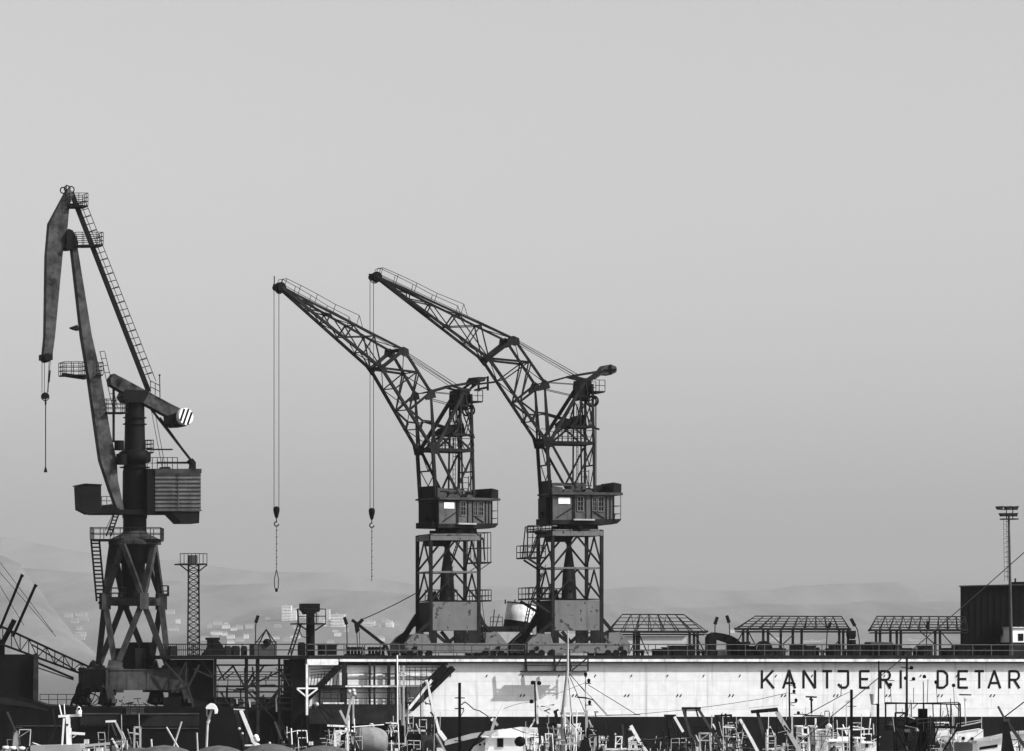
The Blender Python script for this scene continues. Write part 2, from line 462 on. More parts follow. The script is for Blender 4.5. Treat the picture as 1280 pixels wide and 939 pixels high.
# long pale shed close across the basin
fr = Frame(810, 620, 8)
t = thing("warehouse", "long pale warehouse wall seen beneath the left roof frame", "warehouse", fr.loc(0, 0, 0))
mb = MB(); mb.fbox(fr, 757, 795, 858, 905, 0, 14); part(mb, "wall", wall_material("warehouse_wall", .40, fr.ang, 5, 1.3), t)
mb = MB(); mb.fbox(fr, 756, 792.5, 859, 795, -.4, 14.4); part(mb, "roof", ROOF, t)

# ------------------------------------------------------------------ air
def haze():
    mb = MB(); mb.box((0, 9075, 227), 13000, 18250, 456)
    m = bpy.data.materials.new("haze_air"); m.use_nodes = True
    t = m.node_tree; n = t.nodes
    for x in list(n):
        if x.type == 'BSDF_PRINCIPLED': n.remove(x)
    v = n.new("ShaderNodeVolumePrincipled")
    v.inputs["Color"].default_value = (.57, .57, .57, 1)
    v.inputs["Density"].default_value = 5.0e-5
    v.inputs["Anisotropy"].default_value = 0.0
    t.links.new(v.outputs[0], n["Material Output"].inputs["Volume"])
    part(mb, "haze", m, None, kind="stuff", loc=(0, 0, 0))
haze()
# ------------------------------------------------------------------ floating dry dock with the lettered wall
D = Frame(640, 400, 17)
u = D.px()
dock = thing("dry_dock", "long white floating dock wall with big dark capital letters and a black lower hull", "dry dock", D.loc(0, 3.7, 0))
WALL = wall_material("dock_wall_paint", .60, D.ang, 3.6, 1.35)
BOOT = M("black_hull_paint", .005, .55, .4, .8, streak=.4)
mb = MB(); mb.poly(D, [(386, 826.5), (1420, 826.5), (1420, 896), (386, 896)], 0, 7.5); part(mb, "wall", WALL, dock)
mb = MB(); mb.poly(D, [(386, 896), (1420, 896), (1420, 950), (386, 950)], -.12, 7.62); part(mb, "boot_band", BOOT, dock)
mb = MB(); mb.fbox(D, 425, 824, 1420, 827.2, -.75, 0); part(mb, "deck_lip", WORN, dock)
mb = MB(); mb.fbox(D, 425, 827.2, 1420, 828.6, -.6, -.004); part(mb, "lip_bracket", STEEL, dock)
mb = MB(); mb.fbox(D, 386, 819.3, 1420, 824, -.5, 7.5); mb.fbox(D, 386, 824, 1420, 826.5, .003, 7.5); part(mb, "deck", STEEL, dock)
mb = MB(); mb.fbox(D, 384, 824, 423, 831.5, -.85, -.003); part(mb, "lintel", WORN, dock)
# letters: single strokes in a box of unit width and height
ST = {
 'K': [((0, 0), (0, 1)), ((.04, .36), (.95, 1)), ((.32, .55), (1, 0))],
 'A': [((0, 0), (.5, 1)), ((1, 0), (.5, 1)), ((.2, .3), (.8, .3))],
 'N': [((0, 0), (0, 1)), ((0, 1), (1, 0)), ((1, 0), (1, 1))],
 'T': [((0, .955), (1, .955)), ((.5, 0), (.5, .92))],
 'J': [((.0, .955), (1, .955)), ((.95, .93), (.95, .2)), ((.95, .2), (.75, .05)), ((.75, .05), (.35, .05)), ((.35, .05), (.05, .25))],
 'E': [((.06, 0), (.06, 1)), ((.1, .955), (1, .955)), ((.1, .52), (.85, .52)), ((.1, .045), (1, .045))],
 'R': [((.06, 0), (.06, 1)), ((.1, .955), (.72, .955)), ((.72, .955), (.95, .85)), ((.95, .85), (.95, .62)), ((.95, .62), (.72, .48)), ((.72, .48), (.1, .48)), ((.5, .48), (1, 0))],
 'I': [((.5, 0), (.5, 1))],
 'D': [((.06, 0), (.06, 1)), ((.1, .955), (.6, .955)), ((.6, .955), (.94, .78)), ((.94, .78), (.94, .22)), ((.94, .22), (.6, .045)), ((.6, .045), (.1, .045))],
}
LET = M("letter_paint", .005, .6, .25)
for ch, xa, xb in (('K', 952.5, 967.5), ('A', 979, 994), ('N', 1004.5, 1019), ('T', 1028, 1040), ('J', 1047, 1061), ('E', 1074.5, 1087), ('R', 1100, 1113),
                   ('I', 1120, 1132), ('D', 1171.5, 1185), ('E', 1197.5, 1210), ('T', 1218.5, 1230), ('A', 1235.5, 1250.5), ('R', 1261, 1274.5)):
    mb = MB()
    for i, ((x0, y0), (x1, y1)) in enumerate(ST[ch]):
        dz = -.02 - .003 * i
        f = lambda x, y: D.at(xa + (xb - xa) * x, 860.6 - 22.6 * y, dz)
        mb.bar(f(x0, y0), f(x1, y1), .225, .02, D.B)
    part(mb, "painted_letter", LET, dock)
for i in range(16):
    x = 563 + 45.2 * i
    if x < 1290:
        mb = MB(); mb.bar(D.at(x - .8, 846.5, -.02), D.at(x + 1, 843.5, -.02), .09, .05, D.B); part(mb, "drain_hole", LET, dock)
for i in range(10):
    x = 653 + 65.3 * i
    mb = MB()
    for d in (-2.2, 2.0): mb.bar(D.at(x + d - .8, 871, -.02), D.at(x + d + 1, 868, -.02), .10, .05, D.B)
    part(mb, "drain_hole", LET, dock)
# deck-edge railings (two lengths, broken by the hung balcony)
RAILM = M("rail_paint", .07, .6, .3)
mb = MB(); mb.rail([D.at(384, 820.4, -.4), D.at(657, 820.4, -.4)], h=1.1, step=1.75, r=.04); part(mb, "deck_railing", RAILM, dock)
mb = MB(); mb.rail([D.at(786, 820.4, -.4), D.at(1400, 820.4, -.4)], h=1.1, step=1.92, r=.04); part(mb, "deck_railing", RAILM, dock)
mb = MB(); mb.rail([D.at(386, 819.6, 7.2), D.at(1400, 819.6, 7.2)], h=1.1, step=1.8, r=.035); part(mb, "deck_railing", STEEL, dock)
# hung balcony: open steel floor below the lip whose shadow falls on the wall
mb = MB()
mb.fbox(D, 654, 838.6, 712, 840.2, -2.05, -1.0); mb.fbox(D, 654, 838.6, 735, 839.6, -.3, -.02)
part(mb, "balcony_floor", STEEL, dock)
mb = MB()
for x in (656, 692, 711):
    for b in (-1.95, -.2): mb.fbar(D, (x, 812), (x + 2, 839), 2.2, b)
for y in (827.5, 832): mb.fbar(D, (656, y), (735, y), 1.1, -1.95)
mb.fbar(D, (692, 838), (703, 820), 1.5, -1.95); mb.fbar(D, (715, 838), (735, 822), 1.5, -1.95); mb.fbar(D, (735, 839), (735, 815), 1.5, -1.95)
part(mb, "balcony_frame", STEEL, dock)

# gallery bay at the left end of the wall
mb = MB()
for x, w in ((430.5, 6), (462, 2.5), (468, 2), (486, 3.5), (495, 3)): mb.fbar(D, (x, 829), (x, 900), w, -.55, d=.2)
part(mb, "gallery_column", STEEL, dock)
mb = MB()
mb.fbox(D, 386, 856.5, 540, 860, -.75, -.02); mb.fbox(D, 386, 829, 560, 831.5, -.3, -.02)
mb.fbox(D, 392, 880.5, 520, 886, -.75, -.13); mb.fbox(D, 386, 886, 505, 905, -1.2, -.14)
part(mb, "gallery_floor", STEEL, dock)
mb = MB()
mb.fbox(D, 432, 857, 540, 859, -.82, -.755); mb.fbox(D, 440, 842, 540, 844.2, -.3, -.2); mb.fbox(D, 404, 878, 430, 880, -1.3, -1.2)
part(mb, "gallery_edge", WORN, dock)
mb = MB()
for (a, b) in (((424, 833), (384, 873)), ((566, 835), (513, 887)), ((556, 833), (508, 881))):
    mb.fbar(D, a, b, 6, -.7, d=.9)
mb.fbar(D, (524, 868), (510, 884), 2, -1.2)
part(mb, "stair", BLACK, dock)
mb = MB(); mb.fbar(D, (540, 850), (511, 886), 3.4, -1.25, d=.1); part(mb, "stair_stringer", WORN, dock)
mb = MB()
for y in (835, 838.5, 842, 846): mb.fbar(D, (388, y + 2), (424 - (y - 835) * .9, y), .9, -1.3)
for i in range(9): mb.fbar(D, (388 + i * 4, 858), (390 + i * 4, 840 + abs(i - 4)), .8, -1.3)
for y in (834, 838, 846, 850): mb.fbar(D, (500, y), (552 - (y - 834), y), 1.0, -1.5)
for i in range(7): mb.fbar(D, (505 + i * 7, 857), (505 + i * 7, 834), .7, -1.5)
mb.rail([D.at(400, 880.5, -1.55), D.at(512, 880.5, -1.55)], h=1.1, step=1.6, r=.04)
mb.rail([D.at(434, 856.5, -1.55), D.at(500, 856.5, -1.55)], h=1.1, step=2.2, r=.04)
part(mb, "gallery_railing", STEEL, dock)
mb = MB(); mb.fbox(D, 400, 860.5, 428, 880, -.5, -.02); mb.fbox(D, 508, 858.5, 530, 878, -1.2, -.02); part(mb, "locker", MIDG, dock)

# white bracketed post in front of the gallery
mb = MB(); mb.fbar(D, (383.5, 830), (383.5, 894), 2.8, -1.9); mb.fbar(D, (371, 860.5), (397, 860.5), 1.8, -1.9); mb.fbar(D, (371, 861), (383.5, 871.5), 1.8, -1.9); mb.fbar(D, (397, 861), (383.5, 871.5), 1.8, -1.9)
part(mb, "bracket_post", WORN, None, "white painted post with a small triangular cross bracket before the dark end frame", "post")

mb = MB(); mb.fbar(D, (383.5, 894), (383.5, 950), 2.4, -1.9); part(mb, "fender_pile", BLACK, None, "dark pile carrying the white post with the triangular bracket", "pile")
# ------------------------------------------------------------------ dark steel end frame (left of the white wall)
ef = thing("steel_gantry", "dark open steel framework platform joining the white wall to the big crane's quay", "gantry", D.at(290, 940, 3))
mb = MB(); mb.fbox(D, 200, 819.5, 385.5, 824, -.6, 7); part(mb, "deck", BLACK, ef)
mb = MB(); mb.fbox(D, 222, 824.5, 267, 942, 1.5, 5.5); mb.poly(D, [(226, 870), (222, 942), (300, 942), (300, 918), (268, 880)], .4, 1.49); part(mb, "tank_housing", BLACK, ef)
mb = MB(); mb.fbox(D, 364, 824.5, 382.8, 945, .2, 3.2); part(mb, "main_column", BLACK, ef)
mb = MB()
for b in (.4, 6.2):
    for x, w in ((269, 3), (308, 3.5), (322, 4), (349, 2.5)): mb.fbar(D, (x, 824), (x, 942), w, b)
part(mb, "column", STEEL, ef)
mb = MB()
for b in (.4, 6.2):
    for y, w in ((840, 1), (846, 1), (872, 1.2), (878, 1), (858, 2.5), (831.5, 2), (865, 2), (886, 4)): mb.fbar(D, (268, y), (366, y), w, b)
mb.fbox(D, 268, 884, 366, 942, 2.0, 5.0)
part(mb, "floor_beam", BLACK, ef)
mb = MB()
for b in (.3, 6.0):
    for a, c in (((272, 851), (291, 833)), ((291, 832), (309, 864)), ((309, 864), (344, 900)), ((304, 861), (361, 834)), ((310, 860), (330, 832)), ((268, 848), (252, 826)), ((349, 862), (336, 886)), ((349, 835), (362, 858)), ((330, 886), (348, 862)), ((276, 866), (290, 886))):
        mb.fbar(D, a, c, 2.0, b)
part(mb, "brace", STEEL, ef)
mb = MB()
for i in range(9): mb.fbar(D, (352, 838 + i * 4.4), (364, 838 + i * 4.4), .9, 2)
mb.fbar(D, (352, 832), (352, 884), 1, 2); mb.rail([D.at(269, 857, .2), D.at(364, 857, .2)], h=1.0, step=1.2, r=.04)
mb.rail([D.at(269, 886, .2), D.at(364, 886, .2)], h=1.0, step=1.5, r=.04)
part(mb, "inner_stair", STEEL, ef)
mb = MB()
for a, c, w in (((206, 828), (233, 857), 2.2), ((249, 831), (235, 859), 2.6), ((235, 858), (249, 915), 2.6), ((232, 857), (233, 828), 1.6), ((224, 845), (232, 828), 1.4), ((242, 836), (268, 848), 1.6)):
    mb.fbar(D, a, c, w, -.4)
part(mb, "bracket", RUST, ef)
mb = MB(); mb.rail([D.at(200, 819.6, -.5), D.at(384, 819.6, -.5)], h=1.05, step=1.5, r=.04); mb.rail([D.at(200, 819.6, 6.8), D.at(384, 819.6, 6.8)], h=1.05, step=1.5, r=.04)
for i in range(22): mb.fbar(D, (203 + i * 2.6, 819.5), (203 + i * 2.6, 806), .7, -.2)
part(mb, "railing", STEEL, ef)

rnd = random.Random(77); mb = MB()
for i in range(34):
    x = rnd.uniform(271, 358); y = rnd.uniform(830, 880); b = rnd.uniform(.8, 6); k = rnd.random()
    if k < .45: q = (x + rnd.uniform(-16, 16), y + rnd.uniform(8, 22))
    elif k < .75: q = (x + rnd.uniform(-1, 1), y + rnd.uniform(10, 26))
    else: q = (min(362, x + rnd.uniform(10, 26)), y + rnd.uniform(-1, 1))
    mb.fbar(D, (x, y), (max(270, min(363, q[0])), min(886, q[1])), rnd.choice((.8, 1.1, 1.6, 2.2)), b)
part(mb, "pipework", STEEL, ef)
mb = MB()
for i in range(7): x = 274 + i * 12.5 + rnd.uniform(-3, 3); y = rnd.uniform(868, 882); mb.fbox(D, x, y, x + rnd.uniform(4, 9), 886, 1 + rnd.random() * 2, 4)
part(mb, "machinery_box", MIDG, ef)
mb = MB()
for x, y0, y1 in ((345, 872, 890), (312, 876, 884), (296, 874, 880)): mb.fbar(D, (x, y0), (x + .5, y1), 1.6, .2)
part(mb, "pale_pipe", PALEG, ef)
# deck gear on the end frame
def solo(pl, b0, b1, mat, name, label, cat, group=None, extra=None):
    mb = MB()
    for q in pl: mb.poly(D, q, b0, b1)
    if extra: extra(mb)
    return part(mb, name, mat, None, label, cat, group)
def R4(x0, y0, x1, y1): return [(x0, y1), (x1, y1), (x1, y0), (x0, y0)]
solo([R4(264, 797, 275, 800), [(266, 800), (273, 800), (279, 808), (283, 819.3), (258, 819.3), (266, 809)]], 1, 3.4, BLACK, "ventilator", "dark flat-topped deck cowl right of the lattice floodlight mast", "ventilator")
t = thing("hoist_frame", "pyramid of thin rods over a dark box on the dock end", "frame", D.at(332, 819.3, 2))
mb = MB(); mb.fbox(D, 318, 806, 346, 819.3, 1.2, 3.2); part(mb, "box", MIDG, t)
mb = MB()
ap = D.at(332.8, 787, 2.2)
for x, b in ((318, 1.3), (346, 1.3), (323, 3.1), (341, 3.1)): mb.tube(D.at(x, 806, b), ap, .06)
for (x, b), (x2, b2) in (((318, 1.3), (346, 1.3)), ((323, 3.1), (341, 3.1))): mb.tube(D.at(x, 802.5, b), D.at(x2, 802.5, b2), .05)
part(mb, "rod", STEEL, t)
mb = MB(); c = D.at(334, 803, 1.1); mb.lathe(c - D.B * .2, [(.02, 0), (.33, .05), (.33, .5), (.02, .55)], 14, D.B); part(mb, "drum", BLACK, t)
for x, w in ((283, 6), (292, 8), (304, 5), (213, 9)):
    solo([R4(x, 809, x + w, 819.3), R4(x + 1, 807.5, x + w - 1, 809)], 2, 3, STEEL, "deck_box", {283: "small dark deck box right of the flat-topped cowl", 292: "wider dark deck box midway between cowl and pyramid frame", 304: "dark deck box nearest the pyramid frame on its left", 213: "dark deck box at the foot of the lattice floodlight mast"}[x], "box", "deck boxes on the dark dock end")

# lattice floodlight mast
t = thing("floodlight_mast", "lattice steel floodlight mast with a railed top cage beside the big crane", "mast", D.at(242, 819.5, 4))
mb = MB()
hw0, hw1 = 7.4, 6.2
for b in (3.5, 4.5):
    for sgn in (-1, 1): mb.fbar(D, (242 + sgn * hw0, 819), (242 + sgn * hw1, 705), 1.7, b)
    n = 15
    for i in range(n):
        y0, y1 = 819 - 113 * i / n, 819 - 113 * (i + 1) / n; w = 7
        mb.fbar(D, (242 - w, y0), (242 + w, y1), 1.1, b); mb.fbar(D, (242 + w, y0), (242 - w, y1), 1.1, b); mb.fbar(D, (242 - w, y0), (242 + w, y0), .9, b)
for sgn in (-1, 1):
    for i in range(15):
        y0, y1 = 819 - 113 * i / 15, 819 - 113 * (i + 1) / 15
        mb.fbar(D, (242 + sgn * 7, y0), (242 + sgn * 7, y1), .9, 3.5, 4.5)
part(mb, "lattice_shaft", STEEL, t)
mb = MB(); mb.fbox(D, 225, 704.3, 259, 706, 2.8, 5.2)
for sgn in (-1, 1): mb.fbar(D, (242 + sgn * 17, 706), (242 + sgn * 7, 714), 1.4, 3.4); mb.fbar(D, (242 + sgn * 17, 706), (242 + sgn * 7, 714), 1.4, 4.6)
part(mb, "platform", STEEL, t)
mb = MB(); q = [D.at(225.3, 704.5, 2.9), D.at(258.7, 704.5, 2.9), D.at(258.7, 704.5, 5.1), D.at(225.3, 704.5, 5.1), D.at(225.3, 704.5, 2.9)]
mb.rail(q, h=.92, step=.36, r=.032, rails=1); part(mb, "railing", STEEL, t)
mb = MB(); mb.fbox(D, 237, 694, 247, 704, 3.6, 4.4); part(mb, "floodlight", MIDG, t)

# post with crow's-nest platform
t = thing("watch_post", "dark thick post with a box head and a small railed platform on the dock end", "post", D.at(388, 819.3, 2.5))
mb = MB(); mb.lathe(D.at(388, 819.3, 2.5), [(.42, 0), (.40, 3.0), (.36, 4.3)], 12); part(mb, "column", BLACK, t)
mb = MB(); mb.poly(D, [(383, 768), (393, 768), (398, 763.5), (398, 765), (400, 764), (400, 754.5), (378.5, 754.5), (378.5, 763), (380, 763)], 1.8, 3.2); part(mb, "head_box", BLACK, t)
mb = MB(); mb.fbox(D, 371.5, 779, 407.5, 780.6, 1.2, 3.8)
for sg in (-1, 1): mb.fbar(D, (389 + sg * 17, 780), (389 + sg * 5, 788), 1.6, 2.3)
part(mb, "platform", BLACK, t)
mb = MB(); q = [D.at(372, 779.5, 1.3), D.at(407, 779.5, 1.3), D.at(407, 779.5, 3.7), D.at(372, 779.5, 3.7), D.at(372, 779.5, 1.3)]
mb.rail(q, h=1.35, step=1.0, r=.04); part(mb, "railing", STEEL, t)
mb = MB()
for dx in (0, 4): mb.fbar(D, (373 + dx, 779), (360 + dx, 819), 1.6, 2.0)
for i in range(8): mb.fbar(D, (372 - i * 1.55, 783 + i * 4.6), (376.5 - i * 1.55, 783 + i * 4.6), .9, 2.0)
mb.fbar(D, (373, 779), (372, 761), 1.8, 2)
part(mb, "ladder", STEEL, t)
mb = MB(); mb.path([D.at(x, y, 1.7) for x, y in ((374, 780), (375, 790), (378, 796), (383, 797), (386, 793))], .04); part(mb, "cable", ROPE, t)
solo([R4(403, 807, 421, 818.8), R4(401.5, 805.3, 422.5, 807)], .5, 2.3, BLACK, "deck_box", "open-sided dark hatch box right of the thick post", "box")
solo([R4(375, 806, 382, 819.3), R4(376, 803, 381, 806)], .5, 1.4, BLACK, "deck_box", "tall narrow dark locker left of the thick post's foot", "box")

# small inclined derrick with a wire to the middle crane
t = thing("derrick_boom", "short dark boom leaning left with a wire running up to the middle crane", "boom", D.at(483, 819, 1))
mb = MB(); mb.fbar(D, (440, 775), (483, 808), 3.4, 1.0); mb.fbar(D, (483, 808), (487, 819.3), 3, 1); mb.fbar(D, (470, 819), (483, 806), 2, 1.2); part(mb, "spar", BLACK, t)
mb = MB(); mb.poly(D, [(447, 779), (450, 788), (446, 792), (444, 780)], .8, 1.2); mb.poly(D, [(448, 778), (453, 773), (455, 776), (451, 780)], .8, 1.2); part(mb, "bracket", BLACK, t)
mb = MB(); mb.path([D.at(454, 774, 1), D.at(472, 766, 1.3), D.at(497, 754, 1.8), D.at(521, 741, 2.2)], .05); part(mb, "wire", ROPE, t)
mb = MB(); mb.fbar(D, (446, 790), (447, 812), .9, 1); mb.fbar(D, (449, 790), (450, 812), .7, 1); part(mb, "fall_rope", ROPE, t)
# capstans and boxes beyond the railing between derrick and middle crane
for x, lab in ((436, "row of low valve posts behind the railing left of the derrick foot"), (462, "cluster of low deck fittings under the inclined derrick")):
    mb = MB()
    for i in range(5):
        c = D.at(x + i * 4.2, 819.3, 2 + .2 * i); mb.lathe(c, [(.14, 0), (.12, .5), (.2, .55), (.2, .75), (.05, .8)], 8)
    mb.fbox(D, x - 1, 817.5, x + 19, 819.4, 1.8, 3.2)
    part(mb, "valve_group", BLACK, None, lab, "deck fitting")

# ------------------------------------------------------------------ lamps on the dock deck
def dock_lamp(x, xt, yh, lean, b, label, top=None):
    t = thing("dock_lamp", label, "lamp", D.at(x, 819.3, b), "floodlight poles on the dock deck")
    mb = MB(); pts = [D.at(x, 819.3, b), D.at(x + (xt - x) * .15, 800, b), D.at(x + (xt - x) * .45, yh + 10, b), D.at(xt, yh + 4, b)]
    mb.path(pts, .055, 6); part(mb, "pole", STEEL, t)
    mb = MB(); mb.fbar(D, (xt - lean * .3, yh + 5.5), (xt + lean * 2.6, yh - 3.5), 3.4, b, d=.3, w2=3.0); part(mb, "lamp_head", BLACK, t)
dock_lamp(319.3, 320, 773, 1, 3.5, "floodlight pole left of the pyramid frame, its head leaning right")
dock_lamp(434, 433, 775, -1, 4, "floodlight pole right of the thick dark post, its head leaning left")
dock_lamp(893.5, 894, 775, 1, 4, "floodlight pole above the bent duct, its head leaning right")
dock_lamp(912.5, 911, 773, -1, 4.4, "floodlight pole above the bent duct, its head leaning left")
dock_lamp(1075, 1068, 777, -1.6, 4.4, "curved floodlight pole between the middle and right roof frames")
dock_lamp(1033, 1035, 782, 1.2, 6.4, "floodlight pole standing behind the middle roof frame")
dock_lamp(1158, 1159, 780, .6, 6.4, "floodlight pole standing behind the right roof frame")

# ------------------------------------------------------------------ three bare roof frames (sliding shelters)
def roof_frame(label, xr0, xr1, xe0, xe1, yr, ye, cols, braces, seed, skew=0):
    rnd = random.Random(seed)
    t = thing("roof_frame", label, "roof frame", D.at((xe0 + xe1) / 2, 819.3, 4), "bare steel roof frames on the dock deck")
    b0, b1 = 1.4, 6.6; bm = (b0 + b1) / 2
    E0, E1 = D.at(xe0, ye, b0), D.at(xe1, ye, b0)
    G0, G1 = D.at(xe0 + skew, ye, b1), D.at(xe1 + skew, ye, b1)
    for q in (G0, G1): q.z = E0.z
    R0, R1 = D.at(xr0, yr, bm), D.at(xr1, yr, bm); R1.z = R0.z
    n = max(5, int(round((xr1 - xr0) / 11)))
    mb = MB()
    for a, b in ((E0, E1), (G0, G1)): mb.bar(a, b, .16, .16); mb.bar(a - UP * .26, b - UP * .26, .09, .09)
    mb.bar(R0, R1, .11, .11)
    for a, b in ((E0, G0), (E1, G1)): mb.bar(a, b, .2, .2)
    part(mb, "eave_beam", STEEL, t)
    mb = MB()
    for (a0, a1) in ((E0, E1), (G0, G1)):
        for f in (.2, .4, .6, .8):
            mb.bar(a0.lerp(R0, f), a1.lerp(R1, f), .05, .05)
    part(mb, "purlin", STEEL, t)
    mb = MB()
    for i in range(n + 1):
        f = i / n; e = E0.lerp(E1, f); g = G0.lerp(G1, f); r = R0.lerp(R1, f)
        mb.bar(e, r, .075, .075); mb.bar(g, r, .075, .075)
        if i % 2 == 0: mb.bar(e, g, .07, .07); mb.bar(e.lerp(g, .5), r, .045, .045); mb.bar(e.lerp(g, .5), e.lerp(r, .5), .045, .045)
        if i < n:
            f2 = (i + 1) / n; e2 = E0.lerp(E1, f2); g2 = G0.lerp(G1, f2); r2 = R0.lerp(R1, f2)
            if rnd.random() < .3: pass
            elif i % 2: mb.bar(e, r2, .045, .045); mb.bar(g2, r, .045, .045)
            else: mb.bar(e2, r, .045, .045); mb.bar(g, r2, .045, .045)
    part(mb, "truss", STEEL, t)
    for x, b in cols:
        mb = MB(); mb.bar(D.at(x, 819.3, b), D.at(x, ye + 1, b), .24, .24); part(mb, "column", STEEL, t)
    mb = MB()
    for a, c in braces: mb.fbar(D, a, c, 1.2, 1.6)
    mb.bar(D.at(xe0 + 6, ye + 4.5, 1.5), D.at(xe1 - 8, ye + 3.5, 1.5), .08)
    part(mb, "brace", STEEL, t)
roof_frame("left bare steel roof frame on posts, beside the right lattice crane", 778, 855, 762, 884, 768, 789.5,
           [(792.5, 1.7), (798.5, 1.7), (796, 6.3), (862, 1.7), (867.5, 1.7), (872, 6.3)], [((798, 791), (810, 818)), ((868, 791), (882, 818)), ((792, 805), (786, 818))], 3, -4)
roof_frame("middle bare steel roof frame on posts, between the bent duct and the curved lamp", 944, 1052, 919, 1061, 770.3, 786,
           [(929, 1.7), (934.5, 1.7), (954, 1.7), (960, 1.7), (976, 6.2), (991, 1.7), (1002, 6.2), (1049, 1.7), (1054, 1.7), (1060, 6.2)],
           [((929, 789), (921, 804)), ((935, 789), (943, 804)), ((960, 790), (977, 806)), ((991, 794), (978, 806)), ((1049, 800), (1040, 812))], 4, 2)
roof_frame("right bare steel roof frame on posts, running behind the dark building", 1096, 1206, 1088, 1210, 770.5, 787.5,
           [(1095, 1.7), (1100, 1.7), (1113, 1.7), (1121, 1.7), (1126, 1.7), (1169, 1.7), (1175, 1.7)], [((1175, 789), (1192, 808)), ((1169, 806), (1150, 789))], 5, -2)

# machinery along the deck, right part
t = thing("bent_duct", "thick dark duct bending over like a gooseneck on the dock deck", "duct", D.at(900, 819.3, 3))
mb = MB(); mb.poly(D, [(886.5, 819.3), (886.5, 797), (889, 793), (894, 790.5), (905, 792), (915, 795), (922, 799), (926, 803), (938, 802), (938, 806), (921, 807), (921, 819.3), (914, 819.3), (913, 804), (896, 798), (895, 819.3)], 2.4, 3.6); part(mb, "pipe", BLACK, t)
mb = MB(); mb.fbox(D, 897, 812, 914, 819.3, 2.6, 3.4); part(mb, "base", MIDG, t)
t = thing("winch", "dark deck winch with a big spoked wheel under the middle roof frame", "winch", D.at(956, 819.3, 2))
mb = MB(); c = D.at(956.5, 811, .6); mb.ring(c, .66, .09, D.B, 22); mb.ring(c + D.B * .9, .66, .09, D.B, 22)
for i in range(6):
    an = math.pi * i / 6; d = D.A * math.cos(an) * .64 + UP * math.sin(an) * .64; mb.tube(c - d, c + d, .04)
mb.lathe(c, [(.25, 0), (.25, .95)], 12, D.B); part(mb, "wheel", BLACK, t)
mb = MB(); mb.poly(D, [(946, 819.3), (950, 806), (963, 806), (968, 819.3)], .75, 1.35); mb.fbox(D, 935, 804.5, 951, 806, .7, 2.2); part(mb, "frame", STEEL, t)
BX = [(842, 808, 869, "wide dark deck crate below the right end of the left roof frame"), (922, 806.5, 936, "dark square crate between the bent duct and the winch"),
      (937, 808.5, 945, "small dark crate touching the winch on its left"), (971, 811, 978, "low dark crate to the right of the winch wheel"),
      (994, 806.5, 1008, "dark square crate below the middle roof frame's center"), (1009, 808, 1020, "dark crate joined to the right of the square one below the middle roof frame"),
      (1043, 807, 1051, "dark narrow crate at the middle roof frame's right columns"), (1067, 806.5, 1087, "long dark crate right of the curved lamp"),
      (1090, 806, 1112, "long dark crate under the left end of the right roof frame"), (1119, 807, 1127, "upright dark crate under the right roof frame's inner columns"),
      (1131, 811, 1140, "low dark crate alone under the right roof frame's middle"), (1155, 808, 1166, "grey-topped crate left of the right roof frame's far columns"),
      (1184, 811, 1194, "low dark crate just left of the dark building"), (826, 812, 832, "small dark crate under the left roof frame's middle"), (834, 810, 839, "upright narrow crate under the left roof frame"), (1198, 806.5, 1212, "dark crate before the dark building's left corner")]
for x0, y0, x1, lab in BX:
    mb = MB(); mb.fbox(D, x0, y0, x1, 819.4, 1.6, 3.2); mb.fbox(D, x0 - .6, y0 - 1, x1 + .6, y0, 1.5, 3.3)
    k = int((x1 - x0) / 5)
    for i in range(1, k + 1): mb.fbar(D, (x0 + (x1 - x0) * i / (k + 1), y0), (x0 + (x1 - x0) * i / (k + 1), 819), .8, 1.56, d=.08)
    part(mb, "crate", STEEL if (x0 % 2) else BLACK, None, lab, "crate", "dark crates along the dock deck")
t = thing("mushroom_ventilator", "dark wide-topped ventilator beside the curved lamp", "ventilator", D.at(1065.5, 819.3, 3))
mb = MB(); mb.lathe(D.at(1065.5, 819.3, 3), [(.42, 0), (.40, 1.0), (.34, 1.05), (.34, 1.5)], 14); part(mb, "shaft", BLACK, t)
mb = MB(); mb.fbox(D, 1061, 788.5, 1070, 795.5, 2.65, 3.35); mb.poly(D, [(1062.5, 799), (1068.5, 799), (1070, 795.5), (1061, 795.5)], 2.7, 3.3); part(mb, "cap", BLACK, t)
t = thing("work_table", "low flat-topped bench under the right roof frame's left end", "bench", D.at(1104, 819.3, 1))
mb = MB(); mb.poly(D, [(1088, 804), (1090, 802.3), (1116, 803), (1117, 805), (1090, 805.4)], .7, 2.4); part(mb, "bench_top", MIDG, t)
mb = MB()
for x in (1091, 1115): mb.fbar(D, (x, 805), (x, 819.3), 1.6, .9); mb.fbar(D, (x, 805), (x, 819.3), 1.6, 2.2)
part(mb, "leg", STEEL, t)
# fine deck clutter: hose posts and stanchions
mb = MB(); rnd = random.Random(11)
cl = [(797, 812), (803, 813), (817, 811), (873, 811), (879, 813), (980, 810), (1022, 809), (1028, 812), (1034, 810), (1056, 811), (1143, 810), (1147, 812), (1178, 810), (1216, 809), (1222, 812), (1230, 810), (1238, 811), (1246, 810)]
for x, y in cl:
    mb = MB(); c = D.at(x, 819.3, 2.2 + rnd.random() * 2); h = (819.3 - y) * u
    mb.lathe(c, [(.16, 0), (.16, h * .6), (.24, h * .65), (.2, h * .95), (.05, h)], 9)
    mb.bar(c + UP * h * .5 - D.A * .4, c + UP * h * .5 + D.A * .4, .07)
    part(mb, "bollard_valve", BLACK, None, "small dark valve post standing behind the dock railing", "valve", "valve posts behind the dock railing")

